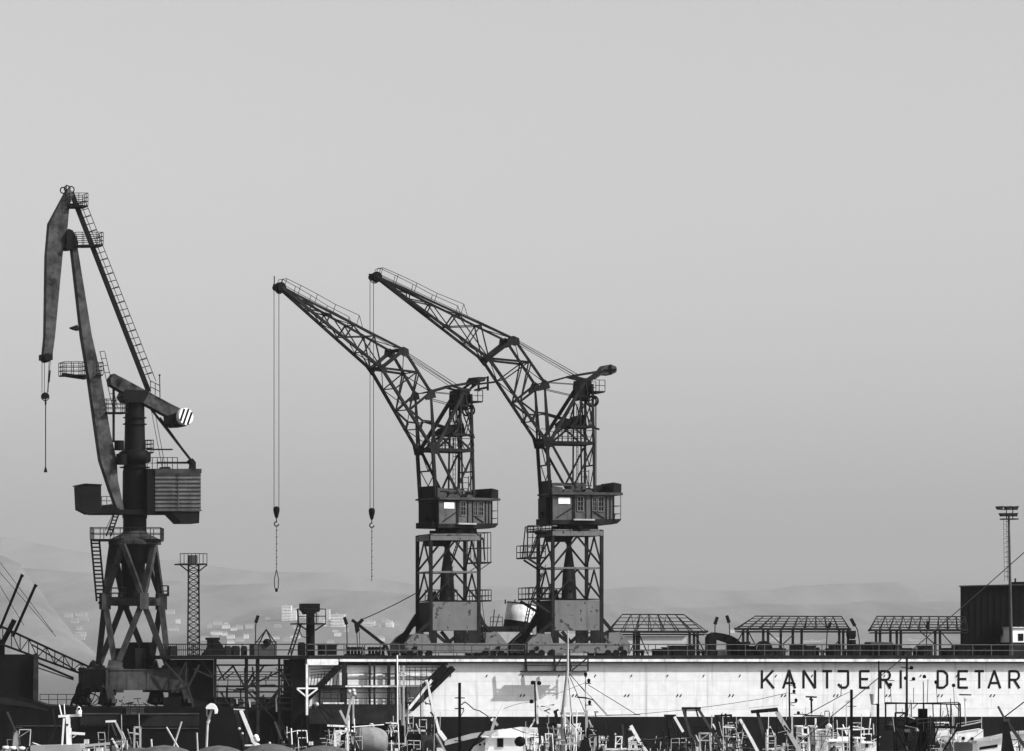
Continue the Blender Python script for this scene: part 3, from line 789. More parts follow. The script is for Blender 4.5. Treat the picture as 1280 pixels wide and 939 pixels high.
# ------------------------------------------------------------------ dark building, cabin, floodlight mast at the right
BB = Frame(1240, 421, -8)
t = thing("dock_building", "tall dark windowless building at the right end of the dock", "building", D.at(1250, 819.3, 9))
DARKB = M("dark_cladding", .009, .8, .18, .6, streak=.25)
mb = MB(); mb.poly(BB, [(1200.5, 940), (1400, 940), (1400, 729), (1200.5, 733.5)], 0, 12)
for i in range(24): mb.poly(BB, [(1204 + i * 8, 819), (1205.2 + i * 8, 819), (1205.2 + i * 8, 734), (1204 + i * 8, 734)], -.06, -.003)
part(mb, "wall", DARKB, t)
mb = MB(); mb.poly(BB, [(1199, 733.4), (1402, 728.8), (1402, 727.4), (1199, 732)], -.25, 12.3); part(mb, "roof", MIDG, t)
mb = MB(); mb.poly(BB, [(1264, 730), (1400, 727.2), (1400, 725.5), (1264, 727.5)], 2, 10); mb.fbox(BB, 1268, 723, 1270, 728, 2, 2.6); part(mb, "roof_vent", STEEL, t)
mb = MB(); mb.fbox(BB, 1247, 775, 1253, 794, -.7, -.07); mb.fbox(BB, 1240, 784, 1247, 796, -.5, -.07); mb.fbox(BB, 1256, 777, 1262, 819, -.5, -.07); part(mb, "wall_unit", BLACK, t)
t = thing("deck_cabin", "small white cabin with one dark window beside the floodlight mast's foot", "cabin", D.at(1285, 819.3, 4))
mb = MB(); mb.fbox(D, 1265.5, 785, 1300, 803, 3, 6); part(mb, "wall", WHITE, t)
mb = MB(); mb.fbox(D, 1265.5, 803, 1300, 819.3, 3, 6); part(mb, "plinth", STEEL, t)
f = MB(); f.fbox(D, 1273, 792, 1279.5, 801, 2.95, 2.998); w = part(f, "window", GLASS, t)
mb = MB(); mb.fbox(D, 1264.8, 783.8, 1300.5, 785, 2.8, 6.2); part(mb, "roof", WORN, t)
t = thing("floodlight_mast", "slim tapered floodlight mast with rows of lamps and a caged ladder", "mast", D.at(1264, 819.3, 1.5))
mb = MB(); mb.tube(D.at(1264.2, 819.3, 1.5), D.at(1261, 645, 1.5), .19, .10, 10); part(mb, "pole", MIDG, t)
mb = MB(); mb.ladder(D.at(1257.5, 726, 1.5), D.at(1256.5, 650, 1.5), .34, D.A, .02, .45)
for i in range(12): mb.fbar(D, (1257, 652 + i * 6.3), (1261.5, 652 + i * 6.3), .6, 1.5)
part(mb, "ladder", STEEL, t)
mb = MB(); mb.fbar(D, (1249, 637), (1272, 637), 1.2, 1.5); mb.fbar(D, (1252, 645), (1272, 645), 1.2, 1.5); mb.fbar(D, (1252, 649), (1271, 649), 1.6, 1.5, d=.9); mb.fbar(D, (1258, 650), (1258, 634), .9, 1.5); mb.fbar(D, (1266, 650), (1266, 634), .9, 1.5); part(mb, "lamp_frame", STEEL, t)
for x, y in ((1251, 635), (1261, 635), (1270, 635), (1255, 643.5), (1262, 643.5), (1269, 643.5)):
    mb = MB(); sg = -1 if x < 1261 else 1
    mb.poly(D, [(x - 4, y - 2), (x + 4, y - 2.4), (x + 2, y + 2), (x - 2, y + 2)], 1.2, 1.8); part(mb, "floodlight", STEEL, t)

# ------------------------------------------------------------------ ship in the dock basin behind the lattice cranes
t = thing("docked_ship", "ship with a tilted white funnel lying behind the two lattice cranes", "ship", D.at(650, 940, 15))
tilt = (D.A * .15 + UP).normalized()
c = D.at(645, 803, 15)
mb = MB(); mb.lathe(c, [(1.42, 0), (1.42, .9), (1.42, 2.2), (1.42, 3.7), (1.3, 3.75)], 28, tilt); part(mb, "funnel", WORN, t)
mb = MB(); mb.lathe(c + tilt * 1.1, [(1.45, 0), (1.45, .95)], 28, tilt); part(mb, "funnel_band", BLACK, t)
mb = MB(); mb.lathe(c + tilt * 3.72, [(1.45, 0), (1.45, .1)], 28, tilt)
for x in (631.5, 643.5): mb.fbar(D, (x, 755), (x + .3, 749.5), 1.4, 14.6)
part(mb, "funnel_cap", STEEL, t)
mb = MB(); mb.ladder(c + tilt * 2.0 + D.A * .75 - D.B * 1.22, c + tilt * 3.5 + D.A * .75 - D.B * 1.22, .4, D.A, .03, .3); part(mb, "ladder", STEEL, t)
mb = MB(); mb.fbox(D, 612, 790, 664, 842, 13.4, 22); mb.fbox(D, 700, 792, 745, 842, 14, 22); mb.fbox(D, 668, 796, 700, 842, 13.6, 22); part(mb, "deckhouse", PALEG, t)
mb = MB()
for x in (640, 645, 650): mb.fbox(D, x, 784, x + 3.4, 788, 13.3, 13.4)
mb.fbox(D, 612, 783, 664, 790, 13.42, 21); mb.fbox(D, 755, 790, 770, 842, 14.2, 20)
part(mb, "upper_deck", STEEL, t)
mb = MB(); mb.lathe(D.at(722, 800, 12.5), [(.05, -.9), (.35, -.75), (.5, -.3), (.5, .2), (.35, .65), (.05, .9)], 16, UP * .6 + D.A * .5); part(mb, "satellite_dome", WHITE, t)
mb = MB(); mb.poly(D, [(560, 842), (800, 842), (810, 945), (580, 945)], 12.6, 24); part(mb, "hull", STEEL, t)
mb = MB(); mb.poly(D, [(633, 808), (655, 787.5), (657, 820), (628, 822)], 8.2, 8.8); part(mb, "bow_plate", BLACK, t)
mb = MB(); mb.rail([D.at(613, 783, 13.5), D.at(628, 783, 13.5)], h=.9, step=1.1, r=.03); mb.fbar(D, (616, 783), (618, 762), 1, 14); mb.fbar(D, (620, 783), (624, 768), 1, 14); part(mb, "rail", STEEL, t)
# ------------------------------------------------------------------ the two lattice jib cranes on the dock
class Upper:
    """slewing part of a lattice crane; geometry given in pixels of the right crane's near side"""
    def __init__(s, px0, zpx, deg, scale):
        s.fr = Frame(px0, 0, 0)
        base = D.at(px0, 819, 2.6); s.O = Vector((base.x, base.y, 0)); a = math.radians(deg)
        s.A = Vector((math.cos(a), math.sin(a), 0)); s.B = Vector((-math.sin(a), math.cos(a), 0)); s.sc = scale
        s.z0 = CZ + (HY - zpx) * s.O.y / F; s.ang = a
    def w(s, px, py, b):
        a = (px - 690) * .075 / math.cos(math.radians(16)); z = (655 - py) * .075
        q = s.O + s.A * (a * s.sc) + s.B * (b * s.sc); q.z = s.z0 + z * s.sc; return q
def hw(px):   # half spacing of the two side trusses
    if px < 470: return .28
    if px < 611: return .28 + (px - 470) / 141 * .85
    if px < 680: return 1.13 + (px - 611) / 69 * .42
    return 1.55
RN = dict(tip=(471, 345), t1=(511, 364.5), t2=(538.6, 378), t3=(570.4, 391), t4=(599.5, 404), tk=(641, 421), b0=(490, 357.5), b1=(511, 372.6), b2=(533, 389), b3=(559.4, 406.5), b4=(585.7, 425.5), bk=(609.5, 446),
          l1=(649, 500), l0=(629, 472.5), l2=(665, 525), kn=(682, 551), m1=(659, 450), ik=(679, 476), v1=(683, 515), base=(686.7, 622))
def lattice_crane(px0, zpx, deg, scale, portal, label, boom_detail, ends):
    U = Upper(px0, zpx, deg, scale)
    t = thing("harbour_crane", label, "crane", D.at((portal['xl'] + portal['xr']) / 2, 819.3, 2.9), "lattice jib cranes on the dry dock")
    def two(mb, a, b, w, ha=None, hb=None):
        pa = RN[a] if isinstance(a, str) else a; pb = RN[b] if isinstance(b, str) else b
        for sg in (-1, 1):
            mb.bar(U.w(pa[0], pa[1], sg * (ha if ha is not None else hw(pa[0]))), U.w(pb[0], pb[1], sg * (hb if hb is not None else hw(pb[0]))), w, w, U.B)
    def cross(mb, a, w, h=None):
        pa = RN[a] if isinstance(a, str) else a; h = hw(pa[0]) if h is None else h
        mb.bar(U.w(pa[0], pa[1], -h), U.w(pa[0], pa[1], h), w)
    def one(mb, pa, pb, w, b=0, d=None): mb.bar(U.w(pa[0], pa[1], b), U.w(pb[0], pb[1], b), w, d or w, U.B)
    # jib
    mb = MB()
    for a, b, w in (("tip", "tk", .19), ("tip", "bk", .24), ("bk", "kn", .25), ("tk", "ik", .22), ("ik", "kn", .15), ((679, 477), (686, 552), .15)): two(mb, a, b, w)
    part(mb, "jib_chord", STEEL, t)
    mb = MB()
    for a, b, w in (("b1", "t2", .11), ("t2", "b2", .11), ("t2", "b3", .09), ("t3", "b3", .13), ("b3", "t4", .09), ("t3", "bk", .09), ("t4", "b4", .10), ("t4", "bk", .11), ("t1", "b1", .09), ("b0", "t1", .08),
                    ("bk", "m1", .2), ("m1", "l0", .11), ("m1", "l1", .12), ((662, 452), "l1", .1), ("ik", "l1", .20), ("l1", (667, 514), .16), ((667, 514), "v1", .16), ((667, 514), "l2", .14), ((661, 525), (668, 516), .16), ("v1", "kn", .09)): two(mb, a, b, w)
    for n_ in ("t2", "t3", "t4", "b2", "b3", "b4", "l1", "m1", "ik", "v1", "l0", "l2"): cross(mb, n_, .1)
    seq = [("b1", "b2"), ("b2", "b3"), ("b3", "b4"), ("b4", "bk"), ("bk", "l0"), ("l0", "l1"), ("l1", "l2"), ("l2", "kn"), ("t1", "t2"), ("t2", "t3"), ("t3", "t4"), ("t4", "tk"), ("tk", "m1"), ("m1", "ik")]
    for i, (a, b) in enumerate(seq):
        pa, pb = RN[a], RN[b]; sg = 1 if i % 2 else -1
        mb.bar(U.w(*pa, sg * hw(pa[0])), U.w(*pb, -sg * hw(pb[0])), .075)
    part(mb, "jib_brace", STEEL, t)
    mb = MB(); two(mb, "tk", "bk", .30)
    for h in (-1, 1):
        for pl in ([(633, 419), (640, 417), (647, 420), (648, 427), (641, 430), (632, 426)], [(671, 483), (677, 471), (684, 475), (686, 483), (678, 485), (671, 487)], [(604, 444), (611, 441), (617, 449), (612, 454)], [(676, 545), (689, 545), (690, 558), (679, 558)]):
            b = h * (hw(pl[0][0]) + .05)
            mb.prism([U.w(x, y, b) for x, y in pl], U.B * .12 * h)
    cross(mb, "tk", .3); cross(mb, "bk", .25); cross(mb, "kn", .3)
    part(mb, "jib_gusset", STEEL, t)
    mb = MB(); pts = [(472, 335), (478, 334), (497, 342), (520, 352.5), (545, 365), (578, 378)]
    for sg in (-1, 1):
        mb.path([U.w(468, 345, sg * .3)] + [U.w(x, y, sg * (hw(x) + .1)) for x, y in pts] + [U.w(583, 393, sg * (hw(583)))], .028, 4)
        for x, y in pts[1:]:
            yy = 345 + (x - 471) / 170 * 76; mb.tube(U.w(x, y, sg * (hw(x) + .1)), U.w(x - 4, yy, sg * hw(x)), .028, n=4)
    part(mb, "jib_handrail", STEEL, t)
    mb = MB(); c = U.w(471.5, 345.5, 0)
    mb.lathe(c - U.B * .35, [(.42, 0), (.5, .1), (.5, .6), (.42, .7)], 16, U.B); mb.lathe(U.w(465.5, 346, 0) - U.B * .2, [(.3, 0), (.3, .4)], 12, U.B)
    mb.ring(U.w(468, 348, -.3), .42, .05, U.B, 14); one(mb, (462, 343), (474, 343), .22)
    if boom_detail: one(mb, (463, 345), (463, 331), .07)
    part(mb, "tip_pulley", BLACK, t)
    # tower and A frame
    mb = MB()
    two(mb, "kn", "base", .28, 1.55, 1.55); two(mb, (742.5, 476), (743.5, 616), .2, 1.1, 1.5); two(mb, (727, 476), (727.5, 616), .13, 1.0, 1.4)
    two(mb, (733, 474), (688, 548), .3, .8, 1.5); two(mb, (688, 553), (720, 610), .2, 1.5, 1.5); two(mb, (742, 556), (717, 606), .15, 1.5, 1.5)
    two(mb, (735, 474), (743, 545), .12, .9, 1.5); two(mb, (724, 492), (742, 492), .13, 1, 1); two(mb, (688, 552), (743, 552), .30, 1.5, 1.5); two(mb, (712, 531), (744, 531), .2, 1.4, 1.4)
    two(mb, (716, 531), (742, 554), .15, 1.4, 1.5); two(mb, (690, 551), (722, 524), .18, 1.3, 1.2); two(mb, (722, 523), (729, 498), .12, 1.2, 1); two(mb, (730, 500), (740, 530), .09, 1, 1.3); two(mb, (741, 500), (730, 530), .09, 1, 1.3)
    for pa in ((743, 552), (743, 580), (727, 552), (688, 552), (743, 531), (743, 492), (686.7, 580)): mb.bar(U.w(*pa, -1.5), U.w(*pa, 1.5), .13)
    for (a, b) in (((743, 552), (743, 580)), ((743, 580), (743, 612)), ((743, 531), (743, 552)), ((686.7, 553), (686.7, 580)), ((686.7, 580), (686.7, 600)), ((743, 492), (743, 531))):
        mb.bar(U.w(*a, -1.5), U.w(*b, 0), .09); mb.bar(U.w(*a, 1.5), U.w(*b, 0), .09)
    part(mb, "tower_frame", STEEL, t)
    mb = MB()
    mb.prism([U.w(x, y, -.9) for x, y in ((727, 471), (742, 469), (743, 484), (738, 497), (733, 494), (728, 497), (726, 490))], U.B * 2.0 * scale)
    part(mb, "head_machinery", BLACK, t)
    mb = MB(); mb.prism([U.w(x, y, -.8) for x, y in ((701, 527), (707, 522), (716, 520), (723, 524), (720, 531), (709, 532), (702, 533))], U.B * 1.5 * scale); mb.prism([U.w(x, y, -.6) for x, y in ((722, 517), (735, 515), (738, 530), (722, 530))], U.B * 1.2 * scale); part(mb, "luffing_motor", BLACK, t)
    mb = MB(); one(mb, (684, 514), (715, 522), .28); one(mb, (715, 522), (740, 529), .2); one(mb, (740, 529), (756, 533), .16); part(mb, "luffing_screw", BLACK, t)
    mb = MB()
    mb.prism([U.w(x, y, -1.5) for x, y in ((690, 551), (744, 551), (744, 553.5), (690, 553.5))], U.B * 3 * scale); mb.prism([U.w(x, y, -1.4) for x, y in ((741, 485), (757, 485), (757, 487), (741, 487))], U.B * 2.8 * scale); mb.prism([U.w(x, y, -1.4) for x, y in ((712, 529.5), (745, 529.5), (745, 531.5), (712, 531.5))], U.B * 2.8 * scale)
    part(mb, "walkway", BLACK, t)
    mb = MB()
    for sg in (-1.4, 1.4):
        for y in (471, 478): one(mb, (744, y), (757.5, y), .055, sg)
        for x in (750, 757.5): one(mb, (x, 470.5), (x, 486), .055, sg)
        for y in (536, 544): one(mb, (697, y), (742, y), .06, sg)
        for x in (697, 702, 709, 714, 722): one(mb, (x, 536), (x, 552), .06, sg)
        one(mb, (707, 514), (707, 522), .05, sg); one(mb, (707, 514), (714, 514), .05, sg)
        one(mb, (686, 532), (697, 534), .05, sg)
    for y in (588, 595, 603): one(mb, (727, y), (737, y), .06, -1.3)
    one(mb, (737, 586), (737, 612), .06, -1.3)
    part(mb, "railing", STEEL, t)
    mb = MB(); mb.ladder(U.w(730, 612, .6), U.w(730, 500, .6), .45, U.B, .03, .4); part(mb, "ladder", STEEL, t)
    # balance lever with its weight
    mb = MB()
    for sg in (-.8, .8):
        one(mb, (684, 475.5), (717, 466), .14, sg); one(mb, (717, 466), (755, 459), .2, sg); one(mb, (717, 466), (734, 470), .2, sg); one(mb, (744, 468), (757, 459), .2, sg)
        one(mb, (734, 470), (744, 470), .25, sg)
    part(mb, "balance_lever", STEEL, t)
    mb = MB()
    if ends == 'disc':
        c = U.w(767, 456.5, 0); mb.prism([U.w(x, y, -.8) for x, y in ((746, 466.5), (754, 459), (760, 451.5), (768, 450), (775, 453), (775, 460), (768, 463.5), (757, 463), (748, 469.5))], U.B * 1.6 * scale)
    else:
        mb.prism([U.w(x, y, -.9) for x, y in ((748, 461), (754, 452.5), (768, 452), (764, 458))], U.B * 1.8 * scale)
        one(mb, (745, 463.5), (782, 458), .18, -.9); one(mb, (769, 451), (769, 470), .16, -.9); one(mb, (769, 451), (769, 470), .16, .9); one(mb, (752, 470), (769, 466), .2, -.6)
    part(mb, "balance_weight", MIDG if ends == 'disc' else STEEL, t)
    if ends == 'disc':
        mb = MB(); one(mb, (759, 457.5), (774.8, 456.5), .14, -.9, .12); one(mb, (767, 450.5), (768, 463), .14, -.9, .12); part(mb, "painted_cross", BLACK, t)
    # ropes
    mb = MB()
    for sg in (-.45, .45):
        mb.tube(U.w(645, 419.5, sg), U.w(727, 464, sg), .035, n=5); mb.tube(U.w(645, 421.5, sg), U.w(724, 466, sg), .03, n=5); mb.tube(U.w(474, 342, sg * .5), U.w(645, 419, sg), .03, n=5)
        mb.tube(U.w(684, 474, sg), U.w(727, 476, sg), .03, n=5); mb.tube(U.w(685, 483, sg), U.w(724, 491, sg), .035, n=5)
    for x in (752, 753.2): mb.tube(U.w(x, 500, .3), U.w(x, 617, .3), .035, n=5)
    part(mb, "stay_rope", ROPE, t)
    mb = MB(); mb.ring(U.w(747, 497, -.3), .48, .09, U.B, 16); mb.ring(U.w(747, 497, .3), .48, .09, U.B, 16); one(mb, (741, 497), (752, 493), .12, 0); part(mb, "sheave", BLACK, t)
    # hoist rope, block, sling
    hk = portal['hook']
    mb = MB()
    q0, q1 = U.w(462.8 if not boom_detail else 461.6, 347, -.15), U.w(468.2 if not boom_detail else 470.6, 347, .15)
    mid = (q0 + q1) / 2; zb = CZ + (HY - hk[0]) * mid.y / F; k = mid.y / F
    mb.tube(q0, Vector((mid.x - .12, mid.y, zb)) if hk[3] else Vector((q0.x, q0.y, zb)), .03, n=5); mb.tube(q1, Vector((q1.x, q1.y, zb)), .03, n=5)
    part(mb, "hoist_rope", ROPE, t)
    mb = MB(); c = Vector((mid.x, mid.y, zb)); mb.lathe(c - UP * 1.05, [(.06, 0), (.16, .15), (.27, .6), (.30, .85), (.26, 1.05), (.1, 1.12)], 12); part_block = part(mb, "hook_block", BLACK, t)
    mb = MB(); mb.tube(c - UP * 1.05, c - UP * 1.35, .05); mb.ring(c - UP * 1.55, .2, .06, (0, 1, 0), 14, 0, 5.0); part(mb, "hook", BLACK, part_block)
    mb = MB(); zh = c.z - 1.7; ze = CZ + (HY - hk[1]) * mid.y / F; zs = CZ + (HY - hk[2]) * mid.y / F
    n = int((zh - zs) / .3)
    for i in range(n):
        a, b = zh - (zh - zs) * i / n, zh - (zh - zs) * (i + .8) / n; mb.tube(Vector((c.x + (.02 if i % 2 else -.02), c.y, a)), Vector((c.x, c.y, b)), .05 if i % 2 else .035, n=5)
    if zs > ze + .1:
        for sg in (-1, 1): mb.path([Vector((c.x, c.y, zs)), Vector((c.x + sg * .2, c.y, zs - .9)), Vector((c.x + sg * .16, c.y, zs - 1.7)), Vector((c.x, c.y, ze))], .04)
        mb.lathe(Vector((c.x, c.y, ze - .15)), [(.1, 0), (.14, .2), (.05, .35)], 8)
    part(mb, "sling_chain", BLACK, t)
    # machinery house
    hb = 2.04
    hx = lambda x: x - 1.4
    def hp(pl, b0, b1): return [U.w(hx(x), y, b0) for x, y in pl], U.B * (b1 - b0) * scale
    mb = MB(); mb.prism(*hp([(689, 651), (768, 651), (768, 618.5), (689, 618.5)], -hb, hb)); hs = part(mb, "house", HOUSE, t)
    mb = MB(); mb.prism(*hp([(687.5, 656), (764, 656), (772, 654.5), (776.5, 650.5), (776.5, 648.5), (687.5, 650.9)], -hb - .05, hb + .05)); part(mb, "house_floor", STEEL, t)
    mb = MB(); mb.prism(*hp([(687, 618.4), (778, 618.4), (778, 615.3), (733, 615), (687, 616)], -hb - .35, hb + .35)); part(mb, "roof", MIDG, hs)
    mb = MB(); mb.prism(*hp([(688, 615.2), (705, 615.2), (704, 609), (689, 607)], -1.5, 1.6)); mb.prism(*hp([(703, 615), (717, 615), (715, 611.5), (706, 611)], -1.9, 1.2)); mb.prism(*hp([(720, 615), (741, 615), (741, 601.5), (722, 602)], .2, 1.8)); mb.prism(*hp([(731, 615), (742, 617), (740, 612), (733, 611)], -1.9, -.6))
    part(mb, "roof_hatch", MIDG, hs)
    mb = MB(); mb.prism(*hp([(688, 605), (713, 605), (713, 603), (688, 603)], -1.2, 1.2)); mb.prism(*hp([(690, 607), (741, 607), (741, 605.5), (690, 605.5)], -1.6, -1.3)); part(mb, "rail_beam", MIDG, hs)
    mb = MB(); mb.prism(*hp([(767, 615.2), (777.5, 615.2), (777.5, 604), (768, 602)], -hb, hb)); mb.prism(*hp([(744, 615.2), (767, 615.2), (766, 604), (760, 604), (757, 609), (744, 608)], .5, hb)); part(mb, "roof_locker", STEEL, hs)
    for x0, x1, y0, y1 in ((721, 727.5, 621.5, 638.5), (740.5, 745, 622, 638), (748, 754, 621.5, 638.5)):
        mb = MB()
        for q in ([(x0 - .9, y1 + 1), (x1 + .9, y1 + 1), (x1 + .9, y1), (x0 - .9, y1)], [(x0 - .9, y0), (x1 + .9, y0), (x1 + .9, y0 - 1), (x0 - .9, y0 - 1)], [(x0 - .9, y1), (x0, y1), (x0, y0), (x0 - .9, y0)], [(x1, y1), (x1 + .9, y1), (x1 + .9, y0), (x1, y0)]): mb.prism(*hp(q, -hb - .09, -hb - .004))
        m_ = (x0 + x1) / 2
        mb.prism(*hp([(m_ - .3, y1), (m_ + .3, y1), (m_ + .3, y0), (m_ - .3, y0)], -hb - .07, -hb - .035))
        for f in (.33, .67): yy = y0 + (y1 - y0) * f; mb.prism(*hp([(x0, yy + .3), (x1, yy + .3), (x1, yy - .3), (x0, yy - .3)], -hb - .06, -hb - .032))
        wf = part(mb, "window", FRAME, hs)
        mb = MB(); mb.prism(*hp([(x0, y1), (x1, y1), (x1, y0), (x0, y0)], -hb - .03, -hb - .004)); part(mb, "pane", GLASS, wf)
    mb = MB(); mb.prism(*hp([(696, 630.2), (711, 630.2), (711, 622.2), (696, 622.2)], -hb - .06, -hb - .004)); part(mb, "sign_board", WHITE, hs)
    mb = MB()
    for x, w in ((715, 1.2), (717.2, .6), (731.5, .6), (739, .8), (758, .6), (763, .6), (767.5, 1.0)): mb.bar(U.w(hx(x), 619, -hb - .05), U.w(hx(x), 650, -hb - .05), w * .075, .08, U.B)
    for a, b in (((694, 648), (714, 635)), ((742, 640), (755, 648)), ((689, 620), (715, 620))): mb.bar(U.w(hx(a[0]), a[1], -hb - .05), U.w(hx(b[0]), b[1], -hb - .05), .09, .07, U.B)
    part(mb, "wall_batten", STEEL, hs)
    mb = MB(); mb.prism(*hp([(714, 651.2), (741, 651.2), (741, 649.3), (714, 649.3)], -hb - .5, -hb - .01)); part(mb, "door_step", PALEG, hs)
    mb = MB()
    for b in (-hb, hb):
        for y in (632, 642): mb.bar(U.w(hx(768), y, b), U.w(hx(776.5), y, b), .05)
        mb.bar(U.w(hx(776.5), 616, b), U.w(hx(776.5), 650, b), .06)
    for y in (632, 642): mb.bar(U.w(hx(776.5), y, -hb), U.w(hx(776.5), y, hb), .05)
    mb.bar(U.w(hx(771), 650, -1), U.w(hx(772), 642, -1), .3, .2); mb.bar(U.w(hx(774), 648, .4), U.w(hx(775), 641, .4), .25, .2)
    part(mb, "house_balcony", STEEL, t)
    mb = MB(); mb.prism(*hp([(687.5, 655), (689, 655), (689, 600), (687.5, 600)], -1.75, 1.75)); mb.prism(*hp([(683.5, 648), (687.5, 648), (687.5, 621), (683.5, 622)], -1.2, 1.3)); mb.prism(*hp([(682.5, 656), (687.5, 656), (687.5, 648.5), (682.5, 648.5)], -1.6, 1.7)); part(mb, "end_wall", BLACK, t)
    mb = MB(); c = U.w(680, 644, -.2); mb.lathe(c, [(.1, .7), (.2, .5), (.34, 0)], 12, U.A * .9 + UP * .4); part(mb, "end_lamp", BLACK, t)
    # slewing gear
    zt_ = CZ + (HY - portal['yt']) * U.O.y / F; zc = U.z0 - .1
    cc = U.O + U.A * (38 * .078) * scale * .9
    mb = MB(); q = Vector((cc.x, cc.y, zt_)); H = zc - zt_
    mb.lathe(q, [(2.1, 0), (2.1, .22), (1.7, .25), (1.7, H)], 26)
    for i in range(8):
        an = i * math.pi / 4 + .2; r = Vector((math.cos(an), math.sin(an), 0)); mb.lathe(q + r * 1.95 + UP * .2, [(.34, 0), (.34, .32)], 10)
    part(mb, "slewing_ring", BLACK, t)
    mb = MB(); mb.prism(*hp([(722, 667), (740, 667), (742, 656.1), (720, 656.1)], -1.8, -.9)); mb.lathe(U.w(744, 664, -1.4), [(.3, 0), (.3, .55)], 10); part(mb, "slewing_motor", BLACK, t)
    # ---------------- portal
    p = portal; xl, xr, yt, ym, p0, p1, ys0, ys1 = (p[k_] for k_ in ('xl', 'xr', 'yt', 'ym', 'p0', 'p1', 's0', 's1'))
    bn, bf = .7, 5.3
    # leg foot positions share one plan; far legs use the same a-coordinate
    def pa(x, y, b):
        q = D.at(x, y, bn); return q + D.B * (b - bn)
    for x in (xl, xr):
        for b in (bn, bf):
            mb = MB(); mb.bar(pa(x, yt - 2, b), pa(x, ys0 + 1, b), .30, .30, D.B); part(mb, "portal_leg", STEEL, t)
    mb = MB()
    for b in (bn, bf):
        mb.bar(pa(xl - 1, yt + 2.5, b), pa(xr + 1, yt + 2.5, b), .44, .4, D.B)
    for x in (xl, xr): mb.bar(pa(x, yt + 2.5, bn), pa(x, yt + 2.5, bf), .44, .4, D.A)
    mb.prism([pa(xl, yt - 1.2, bn), pa(xr, yt - 1.2, bn), pa(xr, yt - 1.2, bf), pa(xl, yt - 1.2, bf)], UP * .12)
    part(mb, "portal_beam", GREY, t)
    mb = MB()
    for b in (bn, bf):
        mb.bar(pa(xl, ym, b), pa(xr, ym, b), .17, .17, D.B)
    for x in (xl, xr): mb.bar(pa(x, ym, bn), pa(x, ym, bf), .15)
    part(mb, "portal_girt", GREY, t)
    mb = MB(); xm = (xl + xr) / 2
    for (ya, yb) in ((yt + 6, ym - 2), (ym + 2, p0 - 1)):
        for b in (bn, bf):
            for x in (xl, xr): mb.bar(pa(xm, ya, b), pa(x, yb, b), .17, .15, D.B)
        for x in (xl, xr):
            for b in (bn, bf):
                mb.bar(pa(x, ya, (bn + bf) / 2), pa(x, yb, b), .15, .13, D.A)
    part(mb, "portal_brace", STEEL, t)
    mb = MB(); mb.prism([pa(x, y, bn - .08) for x, y in ((xl + 1.5, p1), (xr - .3, p1), (xr - .3, p0), (xl + 1.5, p0))], D.B * .1); part(mb, "ballast_plate", GREY, t)
    mb = MB()
    mb.prism([pa(xl, p1 + 2, bn + .1), pa(xl, p1 + 2, bf), pa(xl, p0, bf), pa(xl, p0, bn + .1)], D.A * .12)
    mb.prism([pa(xl, p1, bf), pa(xr, p1, bf), pa(xr, p0, bf), pa(xl, p0, bf)], D.B * .1)
    mb.prism([pa(xl + 1, p0 - 1, bn), pa(xr - 1, p0 - 1, bn), pa(xr - 1, p0 - 1, bf), pa(xl + 1, p0 - 1, bf)], UP * .08)
    part(mb, "ballast_box", BLACK, t)
    mb = MB()
    for b in (bn, bf):
        mb.bar(pa(xl + 2, p1 + 1, b), pa(xl + 20, ys0, b), .3, .2, D.B); mb.bar(pa(xr - 4, p1 + 1, b), pa(xr - 22, ys0, b), .3, .2, D.B); mb.bar(pa(xl + 30, p1 + 1, b), pa(xl + 42, ys0, b), .3, .2, D.B)
        mb.bar(pa(xl + 1, p1 - 12, b), pa(xl - 28, ys0 - 2, b), .28, .28, D.B); mb.bar(pa(xr + 1, p1 - 14, b), pa(xr + 24, ys0 - 2, b), .28, .28, D.B)
        mb.bar(pa(xr - 8, p1, b), pa(xr - 8, ys0, b), .9, .3, D.B); mb.bar(pa(xl + 4, p1, b), pa(xl + 4, ys0, b), .5, .3, D.B)
    mb.bar(pa(xl, p0 + 16, bf), pa(xl - 22, ys0, bf), .5, .4, D.B)
    part(mb, "strut", STEEL, t)
    mb = MB()
    for b in (bn - .3, bf):
        d = .35
        mb.prism([pa(x, y, b) for x, y in ((xl - 33, ys0), (xl - 18, ys0), (xl - 1, ys0), (xl - 4, ys0 - 11), (xl - 20, ys0 - 12), (xl - 26, ys0 - 8))], D.B * d)
        mb.prism([pa(x, y, b) for x, y in ((xr + 7, ys0), (xr + 34, ys0), (xr + 22, ys0 - 14), (xr + 8, ys0 - 13))], D.B * d)
    part(mb, "bogie_plate", GREY, t)
    mb = MB()
    for b in (bn - .45, bf - .1):
        for (ya, yb, ex) in ((ys0, ys0 + 2, .06), (ys0 + 2, ys1 - 2.5, 0), (ys1 - 2.5, ys1, .06)):
            mb.prism([pa(x, y, b - ex) for x, y in ((xl - 33, yb), (xr + 34, yb), (xr + 34, ya), (xl - 33, ya))], D.B * (.65 + 2 * ex))
    part(mb, "sill_beam", GREY, t)
    mb = MB()
    for b in (bn - .53, bf):
        for x in (xl - 28, xl - 16, xl - 4, xr + 6, xr + 16, xr + 26): mb.lathe(pa(x, ys1 + .3, b), [(.34, 0), (.34, .35)], 14, D.B)
        for x in (xl - 22, xr + 22): mb.prism([pa(x + d0, y, b - .06) for d0, y in ((-2, ys0 + 9), (2.5, ys0 + 9), (2.5, ys0 + 4), (-2, ys0 + 4))], D.B * .06)
    part(mb, "wheel", BLACK, t)
